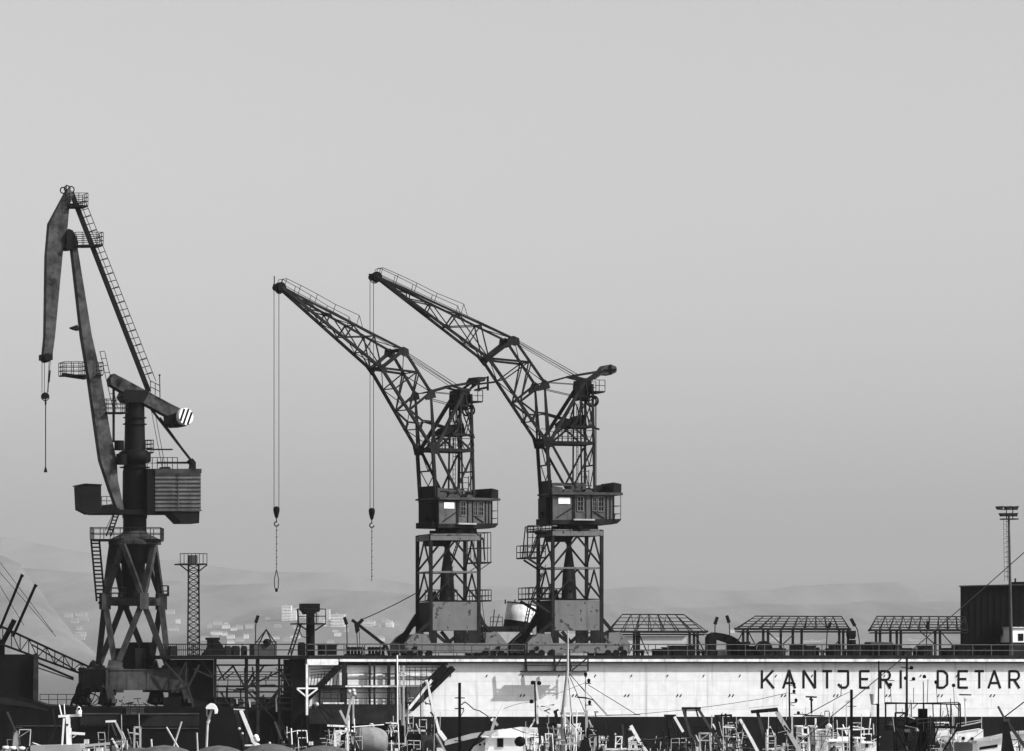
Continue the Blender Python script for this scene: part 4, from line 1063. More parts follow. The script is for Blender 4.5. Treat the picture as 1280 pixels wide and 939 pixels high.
    # platforms with railings
    def railed(pl, y, b0, b1, h, name="landing"):
        x0, x1 = pl
        mb = MB(); mb.prism([pa(x0, y, b0), pa(x1, y, b0), pa(x1, y, b1), pa(x0, y, b1)], UP * .14); pf = part(mb, name, STEEL, t)
        mb = MB(); mb.rail([pa(x0, y, b0), pa(x1, y, b0), pa(x1, y, b1), pa(x0, y, b1), pa(x0, y, b0)], h=h, step=1.1, r=.035); part(mb, "railing", STEEL, pf)
    for x0, x1, y, b0, b1, h in p['land']: railed((x0, x1), y, b0, b1, h)
    mb = MB()
    for x0, y0, x1, y1, w, b in p['extra']: mb.bar(pa(x0, y0, b), pa(x1, y1, b), w * .075, w * .075, D.B)
    part(mb, "landing_bracket", STEEL, t)
    mb = MB()
    for x0, y0, x1, y1, b in p['stairs']:
        mb.ladder(pa(x0, y0, b), pa(x1, y1, b), .7, D.B, .05, .32); mb.tube(pa(x0 + 3, y0 - 11, b - .35), pa(x1 + 3, y1 - 11, b - .35), .03, n=4)
    part(mb, "stair", STEEL, t)
    mb = MB(); q = pa((xl + xr) / 2 - 1, p0 - 1, 3); mb.lathe(q, [(.75, 0), (.62, 2.5), (.25, 5.0), (.22, H + 6)], 14); part(mb, "king_post", RUST, t)
    mb = MB(); mb.prism([pa(x, y, 2) for x, y in ((xl + 5, yt + 12), (xl + 28, yt + 12), (xl + 32, yt + 5), (xl + 4, yt + 5))], D.B * 2); mb.prism([pa(x, y, 3.2) for x, y in ((xl + 8, p0 - 1), (xl + 18, p0 - 1), (xl + 16, p0 - 14), (xl + 9, p0 - 10))], D.B * 1); part(mb, "cable_drum", BLACK, t)
    return t
lattice_crane(685.3, 655, 17, .987, dict(xl=691, xr=752, yt=664.5, ym=710, p0=750.5, p1=788, s0=804, s1=816.5, hook=(636, 727, 727, 0),
    land=[(666, 691, 749.5, .7, 5.3, 1.15), (661, 683, 698, 1.0, 4.6, 1.25), (676, 691, 664.5, .7, 5.2, 0.6), (700, 730, 748, 5.6, 6.6, 1.0)],
    extra=[(661, 698, 683, 712, 2.4, 1.0), (670, 699, 690, 712, 2.2, 4.6), (661, 657, 660, 698, 1.4, 1.0), (668, 657, 665, 698, .9, 1.0), (661, 657, 691, 657, .9, 1.0), (672, 657, 668, 698, 1.2, 4.6), (672, 657, 691, 657, .9, 4.6), (664, 696, 678, 668, 1.8, 1.0), (676, 697, 690, 668, 1.6, 1.0), (666, 751, 688, 766, 3, .8), (666, 751, 690, 766, 3, 4.6), (690, 666, 676, 666, 3, 2.5), (661, 672, 683, 672, .8, 1.0), (661, 684, 683, 684, .8, 1.0)],
    stairs=[(656, 790, 664, 751, 1.0), (675, 748, 688, 716, 3.2), (673, 697, 684, 668, 3.6)]),
    "taller right lattice jib crane on the dock, whole cross-marked balance weight at its rear", False, 'disc')
lattice_crane(538, 659.5, 31.5, .938, dict(xl=538.5, xr=598.5, yt=670, ym=715, p0=752.5, p1=788, s0=804, s1=816.5, hook=(634, 738, 712, 0),
    land=[(598, 614, 752, .7, 4.6, 1.1), (600, 617, 704, 1.6, 4.8, 2.9), (553, 590, 751, 5.6, 6.6, 1.1)],
    extra=[(618, 702, 598, 716, .9, 1.6), (618, 702, 598, 716, .9, 4.6), (598, 674, 607, 673, 3, 1.5), (607, 673, 609, 700, 1.6, 1.5), (599, 758, 613, 790, 2, 1.5)],
    stairs=[(608, 800, 602, 755, 2.0), (556, 750, 572, 718, 3.2), (570, 714, 584, 674, 3.4)]),
    "left lattice jib crane on the dock, seen more at an angle, nearer the big crane", True, 'frame')

# ------------------------------------------------------------------ big level-luffing crane at the left
LB = Frame(165, 394, 20)     # frame of its slewing part
k_ = LB.px()
big = thing("harbour_crane", "huge dark box-section crane at far left with a beaked jib head and striped counterweight disc", "crane", P(165, 883, 394))
def LP(mb, pl, b0, b1): mb.poly(LB, pl, b0, b1); return mb
DK = M("big_crane_paint", .032, .6, .75, .55, streak=.5)
JIBM = M("mottled_jib_paint", .046, .65, .95, .75, streak=.35, spots=.35)
DKB = M("big_crane_dark_paint", .006, .6, .4, .7, streak=.3)
mb = MB(); LP(mb, [(90, 305), (96, 303), (115, 420), (126, 468), (138, 540), (146, 575), (147.5, 600), (156, 641), (149, 641), (138, 612), (126, 575), (121, 540), (111, 468), (103, 420)], -.55, .55); part(mb, "jib", JIBM, big)
mb = MB(); LP(mb, [(84, 312), (83, 292), (86, 286), (91, 288), (95, 295), (98, 303), (97, 310), (90, 312)], -.85, .85); mb.lathe(LB.at(85, 309, -1), [(.2, 0), (.2, 2)], 10, LB.B); part(mb, "jib_head", DKB, big)
mb = MB(); LP(mb, [(84, 238), (87, 235), (92, 243), (87, 256), (84.5, 285), (79, 312), (69, 420), (65.5, 446), (54.5, 446), (57, 420), (58.5, 320), (62, 279)], -.5, .5); part(mb, "beak", JIBM, big)
mb = MB(); mb.lathe(LB.at(59.5, 447, -.7), [(.3, 0), (.42, .05), (.42, 1.35), (.3, 1.4)], 14, LB.B); LP(mb, [(52, 443), (66, 443), (66, 450), (52, 450)], -.55, .55); part(mb, "beak_tip_pulley", BLACK, big)
mb = MB()
for x, y in ((84, 236), (89, 237), (79, 238)): mb.ring(LB.at(x, y, -.4), .28, .06, LB.B, 12)
mb.fbar(LB, (83, 238), (83, 231), 1, 0); part(mb, "top_sheave", BLACK, big)
mb = MB(); mb.fbar(LB, (89, 240), (186, 490), 5.2, 0, d=.42); part(mb, "backstay", DKB, big)
mb = MB()
import itertools
a0, a1 = (91, 240), (185, 480); dx, dy = a1[0] - a0[0], a1[1] - a0[1]; L_ = math.hypot(dx, dy); nx, ny = dy / L_, -dx / L_
for i in range(25):
    f = .06 + .93 * i / 25; x, y = a0[0] + dx * f, a0[1] + dy * f
    mb.fbar(LB, (x, y), (x + nx * 11 - 0, y + ny * 11 + 1.5), 1.0, -.2); 
    if i % 2 == 0: mb.ring(LB.at(x + nx * 6, y + ny * 6, -.1), .33, .025, (LB.A * dx - UP * dy), 10)
for o in (4, 10.5): mb.fbar(LB, (a0[0] + nx * o + dx * .06, a0[1] + ny * o + dy * .06), (a1[0] + nx * o, a1[1] + ny * o), .7, -.2)
part(mb, "caged_ladder", STEEL, big)
mb = MB(); mb.fbar(LB, (138, 420), (145, 500), .1, 0)
mb = MB()
x0, y0, x1, y1 = 121, 440, 138, 510
for i in range(8):
    f = i / 8; x, y = x0 + (x1 - x0) * f, y0 + (y1 - y0) * f; mb.fbar(LB, (x + 3, y), (x + 10, y - 1), .8, -.2)
for o in (4, 10): mb.fbar(LB, (x0 + o, y0), (x1 + o - 1, y1), .7, -.2)
part(mb, "jib_ladder", STEEL, big)
def bigplat(x0, x1, y, h, b0=-1.0, b1=1.0, yl=None):
    mb = MB(); LP(mb, [(x0, y + 1.6), (x1, (yl or y) + 1.6), (x1, yl or y), (x0, y)], b0, b1); pf = part(mb, "platform", DKB, big)
    mb = MB(); q = [LB.at(x0, y, b0), LB.at(x1, yl or y, b0), LB.at(x1, yl or y, b0) + LB.B * (b1 - b0), LB.at(x0, y, b0) + LB.B * (b1 - b0), LB.at(x0, y, b0)]
    mb.rail(q, h=h, step=.75, r=.032, rails=3); part(mb, "railing", STEEL, pf)
bigplat(87, 110, 257, 1.15); bigplat(94, 129, 306, 1.15); bigplat(80, 108, 468, 1.15); bigplat(121, 129, 468, 1.1, -.8, .8); bigplat(133, 160, 515, 1.2); bigplat(184, 192, 565, 1.1, -.8, .4)
mb = MB(); LP(mb, [(80, 466), (108, 470), (108, 474), (81, 470)], -.5, .5); LP(mb, [(89, 409), (97, 406), (99, 413), (92, 411)], -.5, .5); LP(mb, [(185, 561), (216, 561), (216, 562.5), (185, 562.5)], -.3, .3); part(mb, "platform_bracket", DKB, big)
mb = MB(); LP(mb, [(86, 254), (110, 257), (88, 260)], -.2, .2); LP(mb, [(100, 306), (126, 305), (104, 310)], -.2, .2); part(mb, "platform_gusset", DKB, big)
# tower column
cT = LB.at(168.5, 640, 0.3); zz = lambda y: CZ + (HY - y) * cT.y / F
mb = MB(); b_ = Vector((cT.x, cT.y, 0))
pr = [(15.5, 640), (15.2, 590), (14.2, 586), (13.2, 560), (12.2, 520), (12.0, 497)]
mb.lathe(b_, [(r * k_, zz(y)) for r, y in pr], 26)
for y, r, h in ((523, 14.5, 1.4), (531, 15, 1.2), (585, 19, 1.2)): mb.lathe(b_, [(r * k_, zz(y)), (r * k_, zz(y - h))], 26)
part(mb, "tower_column", DKB, big)
mb = MB(); mb.lathe(b_, [(16 * k_, zz(579)), (20 * k_, zz(577)), (20 * k_, zz(566)), (15 * k_, zz(563))], 22); mb.lathe(LB.at(149, 563, -.6), [(.45, 0), (.45, .9)], 12); mb.lathe(LB.at(152, 581, -.8), [(.5, 0), (.5, 1.0)], 12); part(mb, "collar_machinery", BLACK, big)
mb = MB(); LP(mb, [(153, 495), (158, 503), (180, 503), (186, 492), (184, 488), (157, 487)], -1, 1.2); part(mb, "tower_head", DKB, big)
# rocking lever
mb = MB(); LP(mb, [(138.5, 473), (143, 467), (157.5, 474.5), (214, 505), (229, 512.5), (224, 527), (205, 517.5), (147, 486), (139, 481)], -.75, .75); part(mb, "rocking_lever", JIBM, big)
mb = MB(); LP(mb, [(213.5, 518.5), (226, 514), (236, 527), (232, 533), (221, 533.5), (214, 528)], -1.3, 1.3); part(mb, "counterweight_box", BLACK, big)
mb = MB(); cD = LB.at(232, 521, -1.75); ax = (LB.B * -1 + LB.A * .25).normalized(); mb.lathe(cD - ax * .4, [(.78, 0), (.80, .05), (.80, .42), (.74, .5)], 26, ax); dsc = part(mb, "striped_disc", WHITE, big)
mb = MB(); sA = ax.cross(UP).normalized(); dgl = (UP * .93 + sA * -.36).normalized(); prp = ax.cross(dgl)
for o, hl in ((-.40, .62), (.02, .76), (.43, .60)): mb.bar(cD + ax * .115 + prp * o - dgl * hl, cD + ax * .115 + prp * o + dgl * hl, .2, .03, ax)
part(mb, "dark_stripe", BLACK, dsc)
mb = MB(); mb.fbar(LB, (142, 480), (142, 553), 2.6, -.2); part(mb, "connecting_rod", DKB, big)
mb = MB(); mb.fbar(LB, (187, 509), (243, 581), 2.6, -.2); mb.fbar(LB, (200, 522), (236, 572), 1.6, .4); LP(mb, [(239, 587), (245, 587), (245, 578), (241, 573), (237, 576), (240, 581)], -.5, .5); part(mb, "house_stay", DKB, big)
mb = MB()
for x in (189, 193): mb.tube(LB.at(x, 512, .2), LB.at(x + 14, 586, .2), .03)
part(mb, "luffing_rope", ROPE, big)
mb = MB(); mb.tube(LB.at(200, 497, .5), LB.at(199.5, 470, .5), .05); mb.tube(LB.at(199.5, 470, .5), LB.at(199.5, 468, .5), .1); part(mb, "aerial", STEEL, big)
mb = MB(); mb.rail([LB.at(188, 491, -.5), LB.at(200, 497, -.5)], h=1.1, step=.5, r=.035); part(mb, "lever_railing", STEEL, big)
# machinery house with ribbed cladding
b0, b1 = -1.9, 1.2
prof = []; n = 9
for i in range(n):
    ya, yb = 591.5 + (637 - 591.5) * i / n, 591.5 + (637 - 591.5) * (i + 1) / n; prof += [(ya, 0), (ya + (yb - ya) * .35, .0), (ya + (yb - ya) * .55, .16), (ya + (yb - ya) * .92, .16)]
prof.append((637, 0))
RIB = M("ribbed_cladding", .085, .42, .4, .7, streak=.5, spots=.3)
xa, xb = 194, 251
mb = MB()
for (ya, ba), (yb, bb) in zip(prof, prof[1:]):
    q = [LB.at(xa, ya, b0 + ba), LB.at(xb, ya, b0 + ba), LB.at(xb, yb, b0 + bb), LB.at(xa, yb, b0 + bb)]; mb.add(q, [(0, 1, 2, 3)])
LP(mb, [(xa, 637), (xb, 637), (xb, 591.5), (xa, 591.5)], b0 + .2, b1)
mh = part(mb, "machinery_house", RIB, big)
mb = MB(); LP(mb, [(194, 591.4), (252, 591.4), (252, 586), (194, 586)], b0 - .1, b1 + .1); part(mb, "roof", DK, mh)
mb = MB(); LP(mb, [(222, 637), (223.2, 637), (223.2, 592), (222, 592)], b0 - .03, b0 + .15); LP(mb, [(194, 639), (252, 639), (252, 637.1), (194, 637.1)], b0 - .04, b0 + .3); part(mb, "corner_trim", MIDG, mh)
mb = MB(); LP(mb, [(184, 643), (193.9, 643), (193.9, 586), (184, 586)], b0 + .1, b1); part(mb, "front_wall", BLACK, mh)
mb = MB()
for y in (572, 579): mb.fbar(LB, (184, y), (222, y), .8, b0 + .3); mb.fbar(LB, (184, y), (222, y), .8, b1)
for i in range(7): mb.fbar(LB, (184 + i * 6.3, 572), (184 + i * 6.3, 586), .8, b0 + .3); mb.fbar(LB, (184 + i * 6.3, 572), (184 + i * 6.3, 586), .8, b1)
mb.fbar(LB, (196, 578.5), (240, 578.5), 2.6, .2); LP(mb, [(202, 586), (214, 586), (212, 583.5), (204, 583.5)], -.6, .6)
part(mb, "roof_railing", STEEL, mh)
mb = MB(); LP(mb, [(118, 643), (228, 643), (228, 637), (150, 637), (140, 630), (124, 634)], -1.4, 1.1); mb.lathe(b_, [(15.5 * k_, zz(648)), (15.8 * k_, zz(636))], 26); part(mb, "slewing_platform", BLACK, big)
mb = MB(); LP(mb, [(213, 639.2), (249.5, 639.2), (249, 654), (227.5, 654)], b0 + .15, b1); part(mb, "counterweight", DKB, big)
mb = MB(); LP(mb, [(97.5, 608), (107, 606), (126.5, 607), (126.5, 641), (111, 643), (99, 637)], -2.5, -1.0); cb = part(mb, "operator_cab", DKB, big)
mb = MB(); LP(mb, [(96.5, 608), (107, 606), (127.5, 607), (127.5, 605.4), (107, 604.3), (96.5, 606.5)], -2.6, -.9); part(mb, "roof", BLACK, cb)
mb = MB(); LP(mb, [(101, 624), (111, 625), (111, 613), (101, 613)], -2.53, -2.505); part(mb, "window", GLASS, cb)
mb = MB(); LP(mb, [(110, 643), (150, 641), (150, 636.5), (126, 638), (110, 638)], -2.2, -.6); part(mb, "cab_arm", BLACK, big)
mb = MB(); mb.rail([LB.at(127, 637, -1.8), LB.at(140, 637, -1.8)], h=1.2, step=.45, r=.03, rails=3); part(mb, "cab_railing", STEEL, big)
mb = MB(); mb.lathe(b_, [(14.8 * k_, zz(672)), (14.6 * k_, zz(648))], 26); part(mb, "slewing_neck", DKB, big)
mb = MB(); mb.lathe(b_, [(33 * k_, zz(681)), (33 * k_, zz(676)), (28 * k_, zz(672.5)), (16 * k_, zz(667)), (14.7 * k_, zz(664))], 26); part(mb, "bearing_ring", DK, big)
# hoist ropes and hooks of the big crane
mb = MB()
for x in (52.5, 55.5, 63, 61.5): mb.tube(LB.at(x, 450, -.2), LB.at(x if x < 57 else 57.5 + (x - 57.5) * .45, 491, -.2), .03)
part(mb, "hoist_rope", ROPE, big)
mb = MB(); mb.lathe(LB.at(57, 495, -.45), [(.3, 0), (.3, .4)], 14, LB.B); mb.ring(LB.at(56.5, 496, -.3), .36, .05, LB.B, 14); mb.fbar(LB, (62.5, 463), (61, 478), 1.8, -.2); hbk = part(mb, "hook_block", BLACK, big)
mb = MB(); mb.tube(LB.at(57, 498, -.25), LB.at(57, 584, -.25), .05); mb.tube(LB.at(57, 500, -.25), LB.at(57, 506, -.25), .09); mb.lathe(LB.at(57, 590.5, -.25), [(.17, 0), (.14, .2), (.06, .5)], 10); part(mb, "pendant_hook", BLACK, hbk)
# portal: four corners turned 20 degrees
c0 = P(166.5, 840, 394); al = math.radians(-21); Z = lambda y: CZ + (HY - y) * 394 / F; kp = 394 / F
def corner(i, r, y, half=False):
    an = al + math.pi / 2 * i + (math.pi / 4 if half else 0); return Vector((c0.x + r * kp * math.cos(an), c0.y + r * kp * math.sin(an), Z(y)))
# i: 0 right, 1 back, 2 left, 3 front
mb = MB()
for i in range(4):
    for s_ in (i, i - 1):
        mb.bar(corner(i, 29, 681), corner(s_, 37, 748, True), .52, .42, corner(s_, 1, 700, True) - c0 - UP * 0)
        mb.bar(corner(i, 49, 836), corner(s_, 37, 752, True), .52, .42)
part(mb, "portal_leg", DK, big)
mb = MB()
for i in range(4):
    mb.bar(corner(i, 37, 752.5, True), corner(i + 1, 37, 752.5, True), .7, .35)
    q = corner(i, 37, 752, True); mb.box(q, .85, .85, 1.5, al + math.pi / 4)
part(mb, "mid_ring", DK, big)
mb = MB(); mb.prism([corner(i, 35, 748, True) for i in range(4)], UP * .1); part(mb, "mid_floor", BLACK, big)
mb = MB(); q = [corner(i, 46, 748, True) for i in (3, 0, 1)]; q = [corner(0, 47, 748, False) + (corner(0, 47, 748) - c0).normalized() * .2 + Vector((0, s_, 0)) for s_ in (-.8, .8)]
qq = [q[0] - Vector((.95, 0, 0)), q[0], q[1], q[1] - Vector((.95, 0, 0)), q[0] - Vector((.95, 0, 0))]
mb.rail(qq, h=.95, step=.7, r=.035); mb.prism(qq[:4], UP * .12); part(mb, "mid_landing", STEEL, big)
mb = MB(); q = [Vector((c0.x + a * kp, c0.y + b, Z(748))) for a, b in ((-35, -1.5), (-15, -1.8), (15, 2), (-30, 2))]; mb.rail(q, h=.95, step=.8, r=.03); part(mb, "mid_railing", STEEL, big)
mb = MB(); mb.lathe(Vector((c0.x, c0.y, 0)), [(13.5 * kp, Z(752)), (14 * kp, Z(740)), (15 * kp, Z(705)), (20 * kp, Z(702)), (22 * kp, Z(681))], 24); part(mb, "king_post", DKB, big)
# top gallery
mb = MB(); q = [Vector((c0.x + a * kp, c0.y + b, Z(674.5))) for a, b in ((-51.5, -1.8), (36, -1.8), (36, 1.8), (-51.5, 1.8))]; mb.prism(q, UP * -.14); part(mb, "gallery", DKB, big)
mb = MB(); mb.rail(q + [q[0]], h=1.05, step=.95, r=.035); part(mb, "gallery_railing", STEEL, big)
mb = MB(); mb.ladder(Vector((c0.x - 46 * kp, c0.y - 1.2, Z(675))), Vector((c0.x - 39 * kp, c0.y - 1.2, Z(752))), .75, (1, 0, 0), .09, .34); mb.bar(Vector((c0.x - 42 * kp, c0.y - 1.2, Z(754))), Vector((c0.x - 30 * kp, c0.y - 1.2, Z(752))), .2); part(mb, "long_ladder", BLACK, big)
mb = MB(); mb.ladder(Vector((c0.x - 29 * kp, c0.y - 1.5, Z(671))), Vector((c0.x - 19 * kp, c0.y - 1.5, Z(643))), .5, (.8, .6, 0), .07, .28); mb.tube(Vector((c0.x - 33 * kp, c0.y - 1.6, Z(664))), Vector((c0.x - 23 * kp, c0.y - 1.6, Z(643))), .03); part(mb, "short_ladder", BLACK, big)
# base ring and feet
mb = MB()
for i in range(4):
    a, b = corner(i, 70, 850), corner(i + 1, 70, 850); mb.bar(a, b, 1.85, .8, (b - a).cross(UP))
    m_ = a.lerp(b, .5); out = (m_ - c0); out.z = 0; out.normalize(); mb.bar(m_ + out * .42 + UP * .9, m_ + out * .42 - UP * .9, .25, .06, out); mb.bar(a.lerp(b, .0) + UP * .95, b + UP * .95, .12, 1.0, (b - a).cross(UP))
part(mb, "base_beam", DK, big)
mb = MB()
for i in range(4):
    q = corner(i, 62, 845); mb.bar(corner(i, 49, 830), corner(i, 68, 864), 1.3, 1.2); mb.box(corner(i, 60, 850), 1.7, 1.7, 2.3, al + math.pi / 4)
part(mb, "corner_node", DK, big)
for i in range(4):
    mb = MB(); c = corner(i, 70, 858); run = (corner(3, 1, 0) - corner(2, 1, 0)); run.z = 0; run.normalize()
    sgn = -1 if i in (2, 1) else 1
    dn = UP * (Z(881) - Z(860))
    mb.bar(c - run * .2, c + dn - run * 1.4, .95, .7); mb.bar(c + run * .2, c + dn + run * 1.2, .6, .6); mb.bar(c + dn - run * 1.8 + UP * .25, c + dn + run * 1.8 + UP * .25, .4, .5)
    ft = part(mb, "leg_foot", DK, big)
    mb = MB()
    for o in (-1.3, -.45, .45, 1.3): mb.lathe(c + dn + run * o + run.cross(UP) * -.2 + UP * .1, [(.3, 0), (.3, .4)], 12, run.cross(UP))
    part(mb, "wheel", BLACK, ft)
mb = MB(); mb.box((c0.x - 4 * kp, c0.y + .5, Z(826)), 2.0, 2.2, 2.3, al); mb.box((c0.x + 3 * kp, c0.y + 3.8, Z(823)), 2.6, 1.6, 3.0, al); part(mb, "cable_cabinet", DKB, big)
mb = MB(); c = Vector((P(112, 884, 391))); ax_ = Vector((.3, -1, 0)).normalized()
mb.ring(c, 1.75, .08, ax_, 26); mb.ring(c, 1.25, .06, ax_, 22); mb.ring(c + ax_ * .5, 1.75, .08, ax_, 26)
hv = ax_.cross(UP).normalized()
for i in range(8):
    an = math.pi * i / 8; d = (hv * math.cos(an) + UP * math.sin(an)) * 1.75; mb.tube(c - d, c + d, .045)
part(mb, "cable_reel", BLACK, big)

# ------------------------------------------------------------------ dark floating quay / barge below the big crane
QF = Frame(190, 386, 6)
t = thing("barge", "long dark hulled barge under the big crane, its bow rising at the far left", "barge", QF.at(160, 942, 8))
HULL = M("barge_hull", .0045, .6, .5, .5, streak=.5)
mb = MB(); mb.poly(QF, [(-80, 862), (0, 866), (30, 872), (60, 882), (110, 884.5), (300, 884.5), (300, 945), (-80, 945)], 0, 17); part(mb, "hull", HULL, t)
mb = MB(); mb.poly(QF, [(100, 893), (249, 893), (249, 908), (100, 908)], -.12, -.004); mb.poly(QF, [(-80, 866), (0, 871), (36, 879), (60, 887), (60, 889), (36, 884), (0, 880), (-80, 876)], -.1, -.004); part(mb, "rubbing_band", M("barge_band", .014, .6, .3, .8, streak=.4), t)
mb = MB(); mb.fbox(QF, 95, 891.5, 249, 893, -.2, -.003); mb.fbox(QF, 20, 907, 90, 908, -.15, -.003); mb.fbox(QF, 165, 910, 249, 911, -.15, -.003); part(mb, "rubbing_rail", MIDG, t)
mb = MB()
for i in range(11): mb.lathe(QF.at(104 + i * 6, 907.5, -.3), [(.16, 0), (.16, .2)], 8, QF.B)
part(mb, "fender_bolt", BLACK, t)
mb = MB(); mb.fbox(QF, -60, 818, 43, 880, 1, 12); part(mb, "deck_tank", M("tank_side", .004, .7, .3), t)
mb = MB(); mb.poly(QF, [(41, 882), (48, 882), (48, 818), (45, 816), (42, 818)], .3, .95); part(mb, "corner_fender", RUST, t)
mb = MB(); mb.fbox(QF, 158, 885, 180, 893, -.9, -.15); part(mb, "control_box", MIDG, t)
mb = MB(); mb.rail([QF.at(152, 893, -1.0), QF.at(186, 893, -1.0)], h=.9, step=.8, r=.03); mb.fbox(QF, 150, 893, 190, 894.2, -1.1, -.2); part(mb, "side_platform", STEEL, t)
mb = MB(); mb.rail([QF.at(50, 881, 6), QF.at(94, 881, 6)], h=.95, step=.8, r=.03); part(mb, "deck_railing", STEEL, t)
# fenced ramp bits seen under the big crane
mb = MB()
rnd = random.Random(2)
for i in range(26):
    x = 152 + rnd.random() * 60; y = 872 + rnd.random() * 8
    mb.fbar(QF, (x, y), (x + rnd.uniform(-9, 12), y + rnd.uniform(-5, 6)), 1.0, 14 + rnd.random() * 2)
part(mb, "scrap_pile", RUST, None, "heap of tangled thin scrap steel under the big crane's right side", "scrap")
mb = MB(); mb.fbox(QF, 205, 872, 226, 884, 2, 5); part(mb, "skip", BLACK, None, "low dark steel skip between the big crane's right foot and the end frame", "skip")

# lattice boom lying across, two raked posts
t = thing("floating_crane", "lowered lattice boom with two raked dark poles at the far left edge", "crane", P(-40, 880, 400))
BF = Frame(40, 400, 12)
mb = MB()
def bm(f):  # boom axis, upper and lower chord pixel rows
    x = -40 + 152 * f
    return x, 764 + 70 * f, 790 + 56 * f
for b in (-.9, .9):
    for i in range(14):
        x0, t0, l0 = bm(i / 14); x1, t1, l1 = bm((i + 1) / 14)
        mb.fbar(BF, (x0, t0), (x1, t1), 2.6, b); mb.fbar(BF, (x0, l0), (x1, l1), 2.6, b)
        mb.fbar(BF, (x0, t0), (x0, l0), 1.1, b); mb.fbar(BF, (x0, t0) if i % 2 else (x0, l0), (x1, l1) if i % 2 else (x1, t1), 1.1, b)
for i in range(15):
    x0, t0, l0 = bm(i / 14); mb.fbar(BF, (x0, t0), (x0, t0), 1, -.9)
    for y in (t0, l0): mb.bar(BF.at(x0, y, -.9), BF.at(x0, y, -.9) + BF.B * 1.8, .09)
    if i < 14:
        x1, t1, l1 = bm((i + 1) / 14); mb.bar(BF.at(x0, t0, -.9), BF.at(x1, t1, .9), .07); mb.bar(BF.at(x0, l0, .9), BF.at(x1, l1, -.9), .07)
mb.fbar(BF, (45, 828), (92, 848), 2.6, -1.6); mb.fbar(BF, (45, 834), (92, 850), 1.4, -1.2); mb.fbar(BF, (40, 806), (95, 838), 1.8, 1.6)
part(mb, "lattice_boom", STEEL, t)
for (a, b), w in ((((0, 786), (27.5, 719)), 3.2), (((16, 796), (44.5, 731.5)), 3.4)):
    mb = MB(); mb.fbar(BF, a, b, w, 1.4); mb.fbar(BF, (b[0] - .6, b[1] + 1.5), (b[0] + .8, b[1] - .6), w * 1.3, 1.4); part(mb, "raked_pole", BLACK, t)
mb = MB()
for a, b in (((-10, 690), (66, 790)), ((-12, 702), (70, 796)), ((-10, 716), (30, 782))): mb.tube(BF.at(*a, 1), BF.at(*b, 1), .028)
part(mb, "stay_rope", ROPE, t)
mb = MB(); mb.fbar(BF, (0, 810), (18, 775), 6, .2); mb.fbox(BF, -60, 800, 6, 818, 0, 4); part(mb, "boom_foot", BLACK, t)
# ------------------------------------------------------------------ fishing boats moored in front
HULLS = {0: M("hull_dark", .012, .5, .3), 1: M("hull_white", .7, .5, .15, streak=.3), 2: M("hull_grey", .16, .5, .3)}
DARKW = M("dark_spar_paint", .011, .6, .4)
GW = M("galvanised", .40, .55, .25, 1.5, streak=.3)
def hull_mesh(cx, Y, w=3.3, L=11.5, h=1.75):
    mb = MB(); X0 = (cx - 640) * Y / F; st = []
    n = 8
    for i in range(n + 1):
        f = i / n; y = Y - L * .4 + L * f
        ww = w / 2 * (1 - max(0, (f - .55) / .45) ** 2.2 * .97); dz = h + .9 * max(0, f - .5) ** 1.5
        st.append([(X0 - ww, y, dz), (X0 - ww * .96, y, .9), (X0 - ww * .6, y, -.35), (X0 + ww * .6, y, -.35), (X0 + ww * .96, y, .9), (X0 + ww, y, dz)])
    vv = [p for s_ in st for p in s_]; fs = []
    for i in range(n):
        for k in range(5): fs.append((i * 6 + k, i * 6 + k + 1, i * 6 + k + 7, i * 6 + k + 6))
    fs.append((0, 1, 2, 3, 4, 5)); mb.add(vv, fs)
    dk = []
    for s_ in st: dk += [(s_[0][0] * .985 + X0 * .015, s_[0][1], s_[0][2] - .55), (s_[5][0] * .985 + X0 * .015, s_[5][1], s_[0][2] - .55)]
    mb.add(dk, [(2 * i, 2 * i + 1, 2 * i + 3, 2 * i + 2) for i in range(n)])
    return mb
def boat(cx, Y, label, hull=0, name="fishing_boat", cat="fishing boat", h=1.75, w=3.3):
    t = thing(name, label, cat, ((cx - 640) * Y / F, Y, -.3), "fishing boats moored before the dock")
    part(hull_mesh(cx, Y, w, h=h), "hull", HULLS[hull], t); return t
def bars(t, name, mat, Y, L, parent=None):
    """L: (x0,y0,x1,y1,w[,d0[,d1]]) in photo pixels, d = metres behind Y"""
    mb = MB()
    for q in L:
        x0, y0, x1, y1, w = q[:5]; d0 = q[5] if len(q) > 5 else 0; d1 = q[6] if len(q) > 6 else d0
        a, b = P(x0, y0, Y + d0), P(x1, y1, Y + d1); k = Y / F
        if w < 2: mb.tube(a, b, max(.012, w * k / 2), n=5)
        else: mb.bar(a, b, w * k, w * k * .8)
    return part(mb, name, mat, parent or t)
def boxes(t, name, mat, Y, L, parent=None):
    """L: (x0,y0,x1,y1,d0,depth)"""
    mb = MB()
    for x0, y0, x1, y1, d0, dep in L: mb.prism([P(x0, y1, Y + d0), P(x1, y1, Y + d0), P(x1, y0, Y + d0), P(x0, y0, Y + d0)], (0, dep, 0))
    return part(mb, name, mat, parent or t)
def polys(t, name, mat, Y, L, parent=None):
    mb = MB()
    for pl, d0, dep in L: mb.prism([P(x, y, Y + d0) for x, y in pl], (0, dep, 0))
    return part(mb, name, mat, parent or t)
def lathe(t, name, mat, c, prof, axis=None, n=16, parent=None):
    mb = MB(); mb.lathe(c, prof, n, axis); return part(mb, name, mat, parent or t)
def deck_y(Y, z=1.4): return HY + (CZ - z) * F / Y
